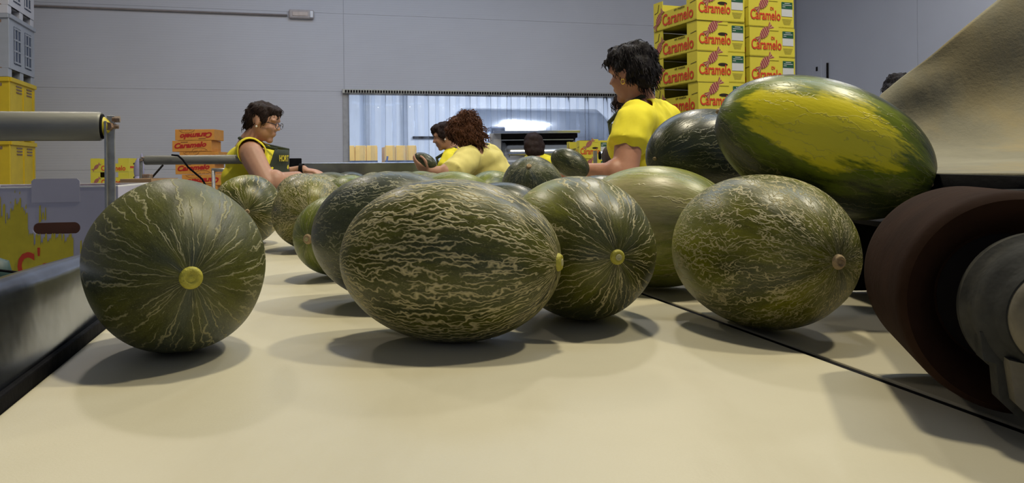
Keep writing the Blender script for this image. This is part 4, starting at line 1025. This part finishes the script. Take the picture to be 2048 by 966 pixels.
# splash: jagged drips
def fpt(px, py): p = front(px, py); return T(p.x*CA+p.y*SA, SF-.0012, p.z)
rs = random.Random(5)
env = [(-150, 415), (-40, 400), (-4, 384), (10, 440), (24, 420), (30, 402), (44, 402), (56, 448), (66, 478), (78, 470), (92, 478), (104, 474), (120, 474), (140, 468), (146, 480)]
def envy(x):
    for (x0, y0), (x1, y1) in zip(env, env[1:]):
        if x <= x1: return y0+(y1-y0)*(x-x0)/(x1-x0)
    return env[-1][1]
mb = MB(); x = -150.0
while x < 146:
    w_ = rs.uniform(1.6, 5.5); top_ = envy(x) + rs.uniform(-16, 16)*(1 if rs.random() < .7 else 1.6); top_ = max(384, top_)
    if 58 < x < 165: top_ = max(top_, 466)
    mb.add([fpt(x, 590), fpt(x+w_+.6, 590), fpt(x+w_, top_+6), fpt(x+w_*.8, top_), fpt(x+w_*.25, top_+rs.uniform(0, 3)), fpt(x, top_+7)], [(0, 1, 2, 3, 4, 5)])
    if rs.random() < .35 and not 52 < x < 165: yy = top_ - rs.uniform(4, 14); mb.add([fpt(x, yy), fpt(x+w_*.5, yy), fpt(x+w_*.4, yy-rs.uniform(3, 12)), fpt(x, yy-3)], [(0, 1, 2, 3)])
    x += w_
for (x_, y0, y1, w_) in ((78, 410, 446, 5), (84, 424, 440, 5), (90, 414, 442, 3), (160, 480, 540, 5)): mb.add([fpt(x_, y1), fpt(x_+w_, y1-3), fpt(x_+w_*.7, y0), fpt(x_+w_*.2, y0+2)], [(0, 1, 2, 3)])
M['yellow_ink'] = simple('yellow_ink', (.62, .52, .03), .6, var=.08, scale=30)
mb.build('paint_splash', M['yellow_ink'], root)
hx0 = fpt(38, 560); wpx = (fpt(190, 560)-fpt(38, 560)).length
def ink(px, py, txt, size, wpx_, turn=0):
    o_ = fpt(px, py) - sv*.001; put_text('lettering', text_mesh(txt, size, 1.0, .03), M['red'], o_, tv, zv, root, off, width=wpx_, turn=turn)
u = (fpt(100, 550)-fpt(0, 550)).length/100
ink(36, 556, 'C', .073, 34*u); ink(84, 552, 'a', .055, 17*u); ink(106, 552, 'r', .055, 11*u); ink(122, 552, 'amelo', .055, 80*u); ink(76, 535, "'", .055, 5*u)
mb = MB()
for k in range(3): a_ = fpt(-10, 424+6*k); mb.box(a_-sv*.001, .008, .0003, .0012, TS)
mb.build('small_print', M['dark_print'], root)
# cardboard behind the carton, teal drum and cable at the far left
a_, b_ = P(241, 358, 2.6), P(304, 373, 2.6)
root = empty('tan_carton', ((a_.x+b_.x)/2, 2.7, -.075), 'open tan cardboard box behind the white carton, only its rim showing', 'carton')
mb = MB(); hz = a_.z; AX = None
mb.box(((a_.x+b_.x)/2, 2.6, (hz-.075)/2), (b_.x-a_.x)/2, .004, (hz+.075)/2, None, .001); mb.box(((a_.x+b_.x)/2, 2.8, (hz-.075)/2), (b_.x-a_.x)/2, .004, (hz+.075)/2)
mb.box((a_.x+.004, 2.7, (hz-.075)/2), .004, .097, (hz+.075)/2); mb.box((b_.x-.004, 2.7, (hz-.075)/2), .004, .097, (hz+.075)/2); mb.box(((a_.x+b_.x)/2, 2.7, -.071), (b_.x-a_.x)/2, .1, .004)
mb.build('carton_body', M['tan'], root)
mb = MB(); c_ = P(278, 340, 8.6); mb.ell(c_, .055, .04, .13); mb.ell(c_+Vector((.03, 0, .10)), .015, .015, .08); mb.cap(c_-Vector((0, 0, .1)), (c_.x, c_.y, FL+.05), .05, .05)
tag(mb.build('plastic_bag', M['bag'], smooth=True), 'lilac plastic bag on a stand beside the low yellow carton stack', 'bag')
c_ = P(-12, 530, 1.12); mb = MB(); mb.lathe(Vector((c_.x, c_.y, -.074)), zv, [(0, .0001), (0, .018), (.03, .022), (.13, .0225), (.15, .018), (.158, .0001)], 32)
tag(mb.build('plastic_bottle', M['teal'], smooth=True), 'dark teal rounded container at the left edge behind the side plate', 'container')
mb = MB(); mb.tube([P(-30, 536, 1.0), P(0, 541, 1.0), P(20, 543, 1.0), P(42, 546, 1.02), P(60, 560, 1.04)], .0018, 6); tag(mb.build('thin_cord', M['black'], smooth=True), 'thin black cord in front of the white carton at the left edge', 'cord')
# ------------------------------------------------------------------ people
def organic(mb, voxel, iters=6, name='body', factor=.5, disp=None):
    me = mb.mesh('tmp'); o = bpy.data.objects.new('tmp', me); C.objects.link(o)
    m = o.modifiers.new('r', 'REMESH'); m.mode = 'VOXEL'; m.voxel_size = voxel; m.adaptivity = 0
    s_ = o.modifiers.new('s', 'SMOOTH'); s_.factor = factor; s_.iterations = iters
    dg = bpy.context.evaluated_depsgraph_get(); dg.update()
    out = bpy.data.meshes.new_from_object(o.evaluated_get(dg)); out.name = name; out.materials.clear()
    bpy.data.objects.remove(o)
    if disp:
        amp, sc_, seed, aniso = disp
        nr = [v.normal.copy() for v in out.vertices]
        for v, n in zip(out.vertices, nr):
            p = Vector((v.co.x*aniso[0], v.co.y*aniso[1], v.co.z*aniso[2]))*sc_ + Vector((seed, 0, 0))
            v.co += n*(mnoise.noise(p) + .5*mnoise.noise(p*2.3))*amp
    out.shade_smooth(); return out
def add_part(me, name, mat, root):
    me.transform(Matrix.Translation(-root.location)); me.name = name
    return mesh_obj(name, me, mat, root)
class Head:
    def __init__(s, c, f, u, H):
        s.c = Vector(c); s.f = Vector(f).normalized(); u = Vector(u); s.u = (u - s.f*u.dot(s.f)).normalized(); s.s = s.u.cross(s.f)   # s: her left
        s.H = H; s.AX = (s.f, s.s, s.u)
    def p(s, f, l, u): return s.c + (s.f*f + s.s*l + s.u*u)*s.H
    def ell(s, mb, f, l, u, rf, rl, ru, nu=20, nv=14): mb.ell(s.p(f, l, u), rf*s.H, rl*s.H, ru*s.H, s.AX, nu, nv)
    def cap(s, mb, a, b, ra, rb): mb.cap(s.p(*a), s.p(*b), ra*s.H, rb*s.H)
    def skin(s, mb, wide=1.0):
        s.ell(mb, -.05, 0, .13, .42, .33*wide, .37); s.ell(mb, .09, 0, -.16, .27, .25*wide, .31)
        s.ell(mb, -.02, 0, -.12, .28, .27*wide, .26); s.ell(mb, .26, 0, -.41, .09, .11, .085)
        s.cap(mb, (.33, 0, .06), (.43, 0, -.085), .035, .052)
        for q in (-1, 1):
            s.ell(mb, .395, q*.055, -.095, .035, .035, .03)
            s.ell(mb, .24, q*.14, -.10, .12, .11, .12); s.ell(mb, .31, q*.13, .115, .07, .13, .045)
            s.ell(mb, -.02, q*.325*wide, -.02, .075, .03, .12, 12, 8); s.ell(mb, -.015, q*.33*wide, -.10, .04, .025, .045, 10, 8)
        s.ell(mb, .345, 0, -.225, .05, .105, .028); s.ell(mb, .335, 0, -.275, .05, .09, .030)
        s.ell(mb, .22, 0, .19, .17, .24, .16)
    def face_parts(s, root):
        for q in (-1, 1):
            mb = MB(); s.ell(mb, .325, q*.135, .015, .055, .065, .042, 14, 10); e = add_part(mb.mesh('eye'), 'eye', M['eye'], root); e.data.shade_smooth()
            mb = MB(); s.ell(mb, .372, q*.135, .012, .012, .026, .028, 10, 8); i_ = mesh_obj('iris', mb.mesh('iris', root.location), M['iris'], e, True)
            mb = MB(); s.cap(mb, (.36, q*.07, .10), (.33, q*.20, .11), .014, .010); add_part(mb.mesh('eyebrow'), 'eyebrow', M['hair_dark'], root)
        mb = MB(); s.ell(mb, .372, 0, -.228, .035, .085, .020, 14, 8); s.ell(mb, .362, 0, -.266, .035, .072, .022, 14, 8); l = add_part(mb.mesh('lips'), 'lips', M['lips'], root); l.data.shade_smooth()
def hand(mb, wrist, fdir, pn, L=.17, curl=.35, thumb=1, spread=.18, curl2=None):
    """fdir: wrist to knuckles; pn: back-of-hand normal; thumb: side sign; L: hand length"""
    w = Vector(wrist); f = Vector(fdir).normalized(); n = Vector(pn); n = (n - f*n.dot(f)).normalized(); s_ = f.cross(n)*thumb
    pl = L*.50
    mb.ell(w+f*pl*.55, pl*.62, L*.215, L*.085, (f, s_, n), 14, 10); mb.ell(w+f*pl*.85, pl*.25, L*.22, L*.075, (f, s_, n), 12, 8)
    for i, (o_, ln) in enumerate(((.155, .43), (.052, .49), (-.052, .455), (-.150, .35))):
        k = w + f*pl*(1.0-.06*abs(i-1)) + s_*L*o_; d = (f + s_*spread*o_*3).normalized(); c_ = curl*(1+.12*i)
        r = L*.052
        for seg in (.44, .31, .25):
            d2 = (Quaternion(s_*thumb, -c_*thumb) @ d) if False else (d*cos(c_) - n*sin(c_)).normalized()
            n = (n*cos(c_) + d*sin(c_)).normalized() if False else n
            q = k + d2*L*ln*seg; mb.cap(k, q, r, r*.90, 10); k = q; d = d2; r *= .92
            c_ = c_*.9 if seg > .4 else c_*.8
    k = w + f*pl*.25 + s_*L*.16; d = (f*.65 + s_*.7 - n*.25).normalized()
    q = k + d*L*.20; mb.cap(k, q, L*.075, L*.062, 10); d = (f*.85 + s_*.4 - n*.35).normalized()
    q2 = q + d*L*.16; mb.cap(q, q2, L*.060, L*.052, 10); mb.cap(q2, q2 + (f*.95+s_*.15-n*.3).normalized()*L*.11, L*.052, L*.044, 10)
def person(label, hd, neck, shoulders, elbows, wrists, hands, chest, belly, pelvis, body_f, torso, skin='skin', shirt='shirt', hair='hair_dark',
           hairf=None, hair_disp=None, sleeve=.42, arm=(.052, .042, .030), voxel=.007, apron=True, foot_shift=(0, 0), head_wide=1.0, group=None, vest=None, extra=None, aprontxt=None, sleeveless=False, bib_off=-.008):
    """all joints are world points; torso: (half depth, half width) of chest, belly, hips"""
    bf = Vector(body_f).normalized(); bl = zv.cross(bf)   # her left
    AXB = (bf, bl, zv)
    root = empty('person', (pelvis.x, pelvis.y, FL), label, 'person', group)
    b = MB(); hd.skin(b, head_wide)
    b.cap(hd.p(-.10, 0, -.22), neck, .052, .060); b.cap(neck, neck-zv*.04-bf*.01, .062, .075)
    (cd, cw), (bd, bw), (pd, pw) = torso
    def trunk(mb, g):
        up = (neck-pelvis).normalized(); lf = bl; fr = lf.cross(up).normalized(); A_ = (fr, lf, up)
        L1 = (neck-chest).length
        mb.ell(chest, cd+g, cw+g, L1*.82+g, A_, 24, 16); mb.ell(belly, bd+g, bw+g, (chest-pelvis).length*.52+g, A_, 24, 16); mb.ell(pelvis, pd+g, pw+g, .15+g, A_, 24, 16)
        mb.cap(shoulders[0], shoulders[1], arm[0]*1.02+g, arm[0]*1.02+g); mb.cap(shoulders[0].lerp(neck, .4), shoulders[1].lerp(neck, .4), .055+g, .055+g)
        for q in (-1, 1): mb.ell(chest+fr*(cd*.62)+lf*q*cw*.42-up*.05, .075+g, .08+g, .075+g, A_, 16, 12)
    trunk(b, 0)
    for i in (0, 1):
        b.cap(shoulders[i], elbows[i], arm[0], arm[1]); b.cap(elbows[i], wrists[i], arm[1], arm[2]*.95); b.ell(elbows[i].lerp(wrists[i], .25), arm[1]*1.08, arm[1]*1.08, arm[1]*1.2)
        if hands[i]:
            fd, pn, L, cu, th_ = hands[i]; hand(b, wrists[i], fd, pn, L, cu, th_)
    # legs down to the floor
    tr = MB()
    for i, q in enumerate((1, -1)):
        hip = pelvis + bl*q*pw*.5 - zv*.05; knee = Vector((hip.x, hip.y, FL+.47)) + bf*.03 + Vector((foot_shift[0], foot_shift[1], 0))*.5
        ank = Vector((hip.x, hip.y, FL+.09)) - bf*.02 + Vector((foot_shift[0], foot_shift[1], 0)); toe = ank + bf*.15; toe.z = FL+.035
        b.cap(hip, knee, .085, .055); b.cap(knee, ank, .055, .036); b.cap(ank-bf*.02-zv*.045, toe, .034, .028)
        tr.cap(hip, knee, .100, .068); tr.cap(knee, ank+zv*.03, .068, .055)
    add_part(organic(b, voxel, 5), 'body', M[skin], root)
    tr.ell(pelvis-zv*.02, pd+.02, pw+.02, .14, AXB, 20, 14)
    add_part(organic(tr, .016, 6), 'trousers', M['trousers'], root)
    sh = MB()
    for i, q in enumerate((1, -1)):
        a_ = pelvis + bl*q*pw*.5; ft = Vector((a_.x, a_.y, FL+.045)) + Vector((foot_shift[0], foot_shift[1], 0)) - bf*.05
        m_ = MB(); m_.cap(ft, ft+bf*.19, .042, .038); add_part(organic(m_, .010, 4), 'shoe', M['black'], root)
    # shirt: trunk slightly larger than the body, with sleeves
    s_ = MB(); trunk(s_, .014)
    if not sleeveless:
        for i in (0, 1):
            e = shoulders[i].lerp(elbows[i], sleeve*1.35); s_.cap(shoulders[i], e, arm[0]+.020, arm[0]+.022)
            d = (elbows[i]-shoulders[i]).normalized(); s_.lathe(shoulders[i], d, [(0, .0001), (0, arm[0]+.02), ((e-shoulders[i]).length+.035, arm[0]+.027), ((e-shoulders[i]).length+.035, .0001)], 20)
    me = organic(s_, .011, 5, 'shirt', .5, (.014, 11.0, 3.0, (1, 1, .55)))
    # cut the neck opening
    bm = bmesh.new(); bm.from_mesh(me)
    nd = (hd.p(-.1, 0, -.3)-neck).normalized()
    dead = [v for v in bm.verts if (v.co-neck).dot(nd) > .045 and (v.co-neck).length < .14]
    if sleeveless:
        for i in (0, 1):
            out_ = (shoulders[i]-shoulders[1-i]).normalized()
            dead += [v for v in bm.verts if (v.co-shoulders[i]-out_*.012).dot((out_*1.0 + bf*.30 - zv*.15).normalized()) > .018 and v not in dead]
        dead = list(set(dead))
    bmesh.ops.delete(bm, geom=dead, context='VERTS')
    for _ in range(10):
        bv_ = [v for v in bm.verts if v.is_boundary]; nc = {}
        for v in bv_:
            nb = [e_.other_vert(v) for e_ in v.link_edges if e_.is_boundary]
            if nb: nc[v] = v.co*.4 + sum((q_.co for q_ in nb), Vector())*(.6/len(nb))
        for v, c_ in nc.items(): v.co = c_
    bm.to_mesh(me); bm.free()
    shirt_o = add_part(me, 'shirt', M[shirt], root); so = shirt_o.modifiers.new('t', 'SOLIDIFY'); so.thickness = .004
    if apron:
        up = (neck-pelvis).normalized(); fr = bl.cross(up).normalized()
        rows_ = []
        top = chest + up*.06; 
        for i in range(14):
            q = i/13; c0 = top.lerp(pelvis - zv*.42, q); row = []
            cc0 = top.lerp(pelvis, min(1, q*1.7)) if q < .6 else Vector((pelvis.x, pelvis.y, c0.z))
            dd = (cd+.045 if q < .25 else max(bd, pd)+.032); hw_ = (.11 + .10*min(1, q*2.2))
            for j in range(11):
                aa = (j/10*2-1)*hw_/(.17)*.75
                row.append(cc0 + fr*(dd+bib_off)*max(.05, cos(aa))**.45 + bl*(max(cw, bw)+.03)*sin(aa) + (zv*(c0.z-cc0.z) if q >= .6 else Vector((0, 0, 0))))
            rows_.append(row)
        mb = MB(); mb.grid(rows_); me = mb.mesh('apron'); me.shade_smooth(); ao = add_part(me, 'apron', M['apron'], root); so = ao.modifiers.new('t', 'SOLIDIFY'); so.thickness = .004
        mb = MB()
        for q in (-1, 1): mb.tube([rows_[0][1 if q < 0 else 9], neck+bl*q*.078+bf*.035-zv*.01, neck+bl*q*.070-bf*.03+zv*.02, neck-bf*.040+bl*q*.02+zv*.022, neck-bf*.042+zv*.022], .009, 8)
        add_part(mb.mesh('apron_strap'), 'apron_strap', M['apron'], root)
        if aprontxt:
            txt, sz, col, bb = aprontxt
            j = 5; o_ = rows_[2][j-2 if True else j]; xd = bl*-1
            oo = chest + fr*(cd+.048+bib_off) - up*.005
            yd = up; xdv = -bl if True else bl
            xdv = (yd.cross(fr)).normalized()
            put_text('lettering', text_mesh(txt, sz, 1, .02), M[col], oo - xdv*bb, xdv, yd, root, root.location)
    if hairf: hairf(hd, root)
    if extra: extra(hd, root)
    return root
def hair_mesh(hd, prims, root, mat, disp=(.010, 30, 1, (1, 1, 1)), strands=0, curl=0, seed=1, voxel=.0075):
    mb = MB()
    for q in prims: hd.ell(mb, *q)
    me = organic(mb, voxel, 3, 'hair', .5, disp)
    if strands:
        rnd = random.Random(seed); t_ = MB(); vs = me.vertices
        low = [v for v in vs]
        for i in range(strands):
            v = low[rnd.randrange(len(low))]; p = v.co.copy(); n = v.normal.copy()
            d = (-hd.u*.8 - hd.f*.15 + n*(.22 if curl else .05) + hd.s*rnd.uniform(-.4, .4)); d = (d - n*max(0, -d.dot(n))*.0); d = (d - n*min(0, d.dot(n))*.9).normalized()
            L = rnd.uniform(.03, .07) if curl else rnd.uniform(.02, .045); x = d.orthogonal().normalized(); y = d.cross(x); pts = []
            ph = rnd.uniform(0, 6.28)
            for k in range(8):
                q = k/7; pts.append(p - n*.004 + d*L*q + (x*cos(ph+q*9)+y*sin(ph+q*9))*(.008 if curl else .002)*q**.5 + n*.010*sin(q*pi)*(1 if curl else .45))
            t_.tube(pts, [.0032*(1-.75*k/7) for k in range(8)], 4)
        bm = bmesh.new(); bm.from_mesh(me); b2 = t_.mesh('s'); bm.from_mesh(b2); me.clear_geometry(); bm.to_mesh(me); bm.free(); me.shade_smooth()
    return add_part(me, 'hair', M[mat], root)

# bespectacled worker at the left
def hair_A(h, r):
    hair_mesh(h, [(-.07, 0, .24, .41, .36, .30), (-.24, 0, .10, .27, .35, .34), (-.30, 0, -.10, .17, .25, .22), (.18, 0, .36, .22, .29, .14), (.30, 0, .27, .10, .22, .08), (.10, .32, .14, .10, .05, .16), (.10, -.32, .14, .10, .05, .16)], r, 'hair_dark', (.009, 34, 2, (1, 1, .5)), 260, 0, 3)
def extra_A(h, r):
    mb = MB()
    for q in (-1, 1):
        c_ = [h.p(.43, q*.15 + .10*cos(x), .0 + .075*sin(x)) for x in [2*pi*k/18 for k in range(19)]]
        mb.tube(c_, .0020, 6); mb.tube([h.p(.43, q*.25, .02), h.p(.30, q*.325, .03), h.p(-.02, q*.345, .04)], .0022, 6)
    mb.tube([h.p(.43, -.05, .02), h.p(.45, 0, .03), h.p(.43, .05, .02)], .002, 6)
    g = add_part(mb.mesh('spectacles'), 'spectacles', M['frame'], r)
    for q in (-1, 1):
        mb = MB(); mb.ell(h.p(-.015, q*.36, -.13), .006, .006, .006); add_part(mb.mesh('earring'), 'earring', M['pearl'], r)
    mb = MB(); mb.lathe(P(604, 339.5, 4.6)-Vector((.012, 0, 0)), (1, 0, .05), [(0, .031), (0, .036), (.022, .036), (.022, .031)], 20); add_part(mb.mesh('wristwatch'), 'wristwatch', M['black'], r)
person('woman in sleeveless yellow shirt and dark apron, wearing spectacles, hands on melons',
    Head(P(527, 245, 4.5), (1, -.08, -.24), (.24, 0, 1), .218), P(500, 284, 4.52), (P(506, 308, 4.72), P(501, 306, 4.30)),
    (P(556, 356, 4.72), P(533, 366, 4.24)), (P(606, 340, 4.60), P(596, 353, 4.34)),
    (((1, -.05, -.12), (.1, -.2, 1), .155, .30, -1), ((1, .05, .04), (-.05, -.15, 1), .165, .16, 1)),
    P(507, 322, 4.5), P(508, 356, 4.5), P(502, 392, 4.52), (1, -.12, 0), ((.128, .165), (.150, .180), (.150, .185)),
    hairf=hair_A, extra=extra_A, arm=(.066, .054, .031), voxel=.0062, sleeveless=True, bib_off=.008, aprontxt=('HORT', .048, 'yellow_plastic', .075), skin='skin', head_wide=1.05)
# right worker with short black hair
def hair_C(h, r):
    hair_mesh(h, [(-.10, 0, .26, .44, .38, .32), (-.28, 0, .06, .25, .36, .38), (-.30, 0, -.08, .16, .26, .22), (.20, 0, .40, .24, .28, .16), (.34, .05, .30, .12, .22, .10), (-.02, .33, .20, .18, .07, .20), (-.02, -.33, .20, .18, .07, .20), (-.1, 0, .46, .30, .28, .14), (-.14, .34, -.02, .09, .05, .18)], r, 'hair_black', (.016, 24, 5, (1, 1, .7)), 520, 0, 5)
def extra_C(h, r):
    for q in (-1, 1):
        mb = MB(); c_ = [h.p(-.01 + .035*cos(x), q*.345, -.155 + .045*sin(x)) for x in [2*pi*k/14 for k in range(15)]]; mb.tube(c_, .0028, 6); add_part(mb.mesh('earring'), 'earring', M['gold'], r)
person('woman with short black hair and gold earring, yellow t-shirt, seen from behind left',
    Head(P(1262, 149, 3.3), (-.78, .62, -.12), (-.10, .06, 1), .222), P(1283, 206, 3.32), (P(1262, 248, 3.14), P(1326, 236, 3.46)),
    (P(1250, 350, 3.06), P(1300, 340, 3.55)), (P(1178, 340, 3.10), P(1205, 342, 3.40)),
    (((-1, .05, .0), (.1, .9, .5), .16, .45, -1), ((-1, -.1, -.05), (0, .2, 1), .16, .4, 1)),
    P(1292, 268, 3.32), P(1306, 330, 3.36), P(1318, 395, 3.38), (-.85, .52, 0), ((.095, .150), (.105, .145), (.115, .165)),
    hairf=hair_C, extra=extra_C, arm=(.060, .050, .029), voxel=.007, skin='skin2', hair='hair_black', sleeve=.20)
# curly-haired worker
def hair_B(h, r):
    hair_mesh(h, [(-.10, 0, .24, .42, .40, .32), (-.20, 0, -.02, .32, .42, .38), (-.26, 0, -.26, .22, .38, .26), (.16, 0, .34, .26, .32, .16), (-.02, .36, -.06, .20, .12, .32), (-.02, -.36, -.06, .20, .12, .32), (.24, .20, .20, .15, .18, .16), (.16, .33, .04, .14, .08, .22), (-.36, .12, -.34, .14, .18, .18)], r, 'hair_curly', (.022, 22, 8, (1, 1, 1)), 700, 1, 8)
person('woman with curly auburn hair bending forward in a pale yellow shirt, holding out a melon',
    Head(P(929, 264, 5.0), (-.72, .50, -.42), (-.40, .18, .9), .222), P(955, 296, 5.03), (P(936, 318, 4.86), P(985, 312, 5.22)),
    (P(903, 347, 4.72), P(945, 352, 5.25)), (P(862, 341, 4.70), P(905, 352, 5.2)),
    (((-1, .05, .35), (.35, -.5, -.6), .165, .55, 1), ((-1, 0, -.1), (0, .2, 1), .15, .4, 1)),
    P(966, 325, 5.06), P(985, 352, 5.10), P(998, 395, 5.12), (-.80, .55, 0), ((.125, .175), (.125, .160), (.13, .18)),
    hairf=hair_B, shirt='shirt_pale', arm=(.058, .046, .028), voxel=.0065, sleeve=.62)
def hair_D(h, r):
    hair_mesh(h, [(-.09, 0, .24, .42, .37, .31), (-.24, 0, .06, .27, .36, .36), (-.26, 0, -.12, .18, .28, .24), (.18, 0, .36, .24, .30, .16), (.30, 0, .26, .13, .25, .11), (.04, .32, .10, .16, .06, .20), (.04, -.32, .10, .16, .06, .20)], r, 'hair_dark', (.012, 28, 11, (1, 1, .7)), 160, 0, 11)
def extra_D(h, r):
    mb = MB(); mb.ell(h.p(-.015, .36, -.14), .008, .008, .008); add_part(mb.mesh('earring'), 'earring', M['pearl'], r)
person('woman with dark bobbed hair in profile, yellow shirt, behind the curly-haired one',
    Head(P(888, 273, 7.0), (-.97, -.05, -.28), (-.28, 0, 1), .232), P(904, 300, 7.02), (P(900, 316, 6.85), P(914, 313, 7.2)),
    (P(890, 345, 6.75), P(905, 345, 7.25)), (P(872, 352, 6.8), P(880, 350, 7.2)), (((-1, 0, 0), (0, -.2, 1), .16, .4, -1), ((-1, 0, 0), (0, .2, 1), .16, .4, 1)),
    P(907, 325, 7.02), P(912, 345, 7.05), P(916, 372, 7.08), (-1, 0, 0), ((.11, .155), (.12, .155), (.13, .17)), hairf=hair_D, extra=extra_D, voxel=.009, arm=(.052, .043, .028))
def hair_E(h, r):
    hair_mesh(h, [(-.08, 0, .20, .46, .42, .36), (-.18, 0, -.06, .36, .47, .40), (-.24, 0, -.30, .28, .44, .28), (.16, 0, .34, .26, .32, .16)], r, 'hair_dark', (.008, 20, 14, (1, 1, .5)), 0, 0, 14, .009)
person('woman seen from behind, smooth dark hair and yellow shirt, before the steel machine',
    Head(P(1066, 292, 7.6), (-.25, .95, -.25), (0, .2, 1), .222), P(1071, 314, 7.55), (P(1055, 328, 7.55), P(1095, 325, 7.55)),
    (P(1050, 352, 7.7), P(1104, 352, 7.7)), (P(1052, 350, 7.95), P(1092, 350, 7.95)), (((0, 1, 0), (0, 0, 1), .15, .4, -1), ((0, 1, 0), (0, 0, 1), .15, .4, 1)),
    P(1074, 340, 7.58), P(1076, 362, 7.6), P(1078, 388, 7.6), (-.2, 1, 0), ((.10, .150), (.11, .14), (.12, .16)), hairf=hair_E, voxel=.010, arm=(.052, .042, .028), apron=False)
def hair_F(h, r):
    hair_mesh(h, [(-.09, 0, .22, .44, .38, .33), (-.22, 0, .02, .29, .38, .36), (.20, 0, .34, .24, .30, .18), (.28, .18, .24, .14, .12, .16), (.28, -.18, .24, .14, .12, .16)], r, 'hair_dark', (.018, 26, 17, (1, 1, 1)), 240, 1, 17)
person('woman with curly dark hair and dark brown vest, almost hidden by the right worker',
    Head(P(1266, 224, 4.3), (-.97, -.12, -.12), (-.1, 0, 1), .222), P(1276, 262, 4.32), (P(1268, 285, 4.12), P(1284, 283, 4.5)),
    (P(1262, 335, 4.08), P(1280, 335, 4.55)), (P(1215, 345, 4.1), P(1225, 345, 4.5)), (None, None),
    P(1262, 298, 4.32), P(1264, 338, 4.32), P(1268, 380, 4.34), (-1, 0, 0), ((.105, .15), (.105, .145), (.115, .16)), shirt='vest', hairf=hair_F, voxel=.009, apron=False, arm=(.050, .042, .028))
def hair_G(h, r):
    hair_mesh(h, [(-.09, 0, .22, .44, .38, .33), (-.22, 0, .02, .29, .38, .36), (-.24, 0, -.16, .20, .30, .24), (.20, 0, .34, .24, .30, .18)], r, 'hair_black', (.016, 26, 20, (1, 1, 1)), 200, 0, 20)
person('person with black hair and light blue top, mostly hidden behind the canvas chute',
    Head(P(1801, 184, 5.2), (.85, .4, -.35), (.3, .1, 1), .222), P(1783, 214, 5.22), (P(1778, 236, 5.05), P(1782, 234, 5.4)),
    (P(1800, 300, 5.0), P(1805, 300, 5.45)), (P(1850, 320, 5.05), P(1850, 320, 5.4)), (None, None),
    P(1768, 250, 5.22), P(1762, 300, 5.22), P(1758, 352, 5.22), (.95, .3, 0), ((.10, .15), (.11, .15), (.12, .165)), shirt='shirt_blue', hairf=hair_G, voxel=.010, apron=False)
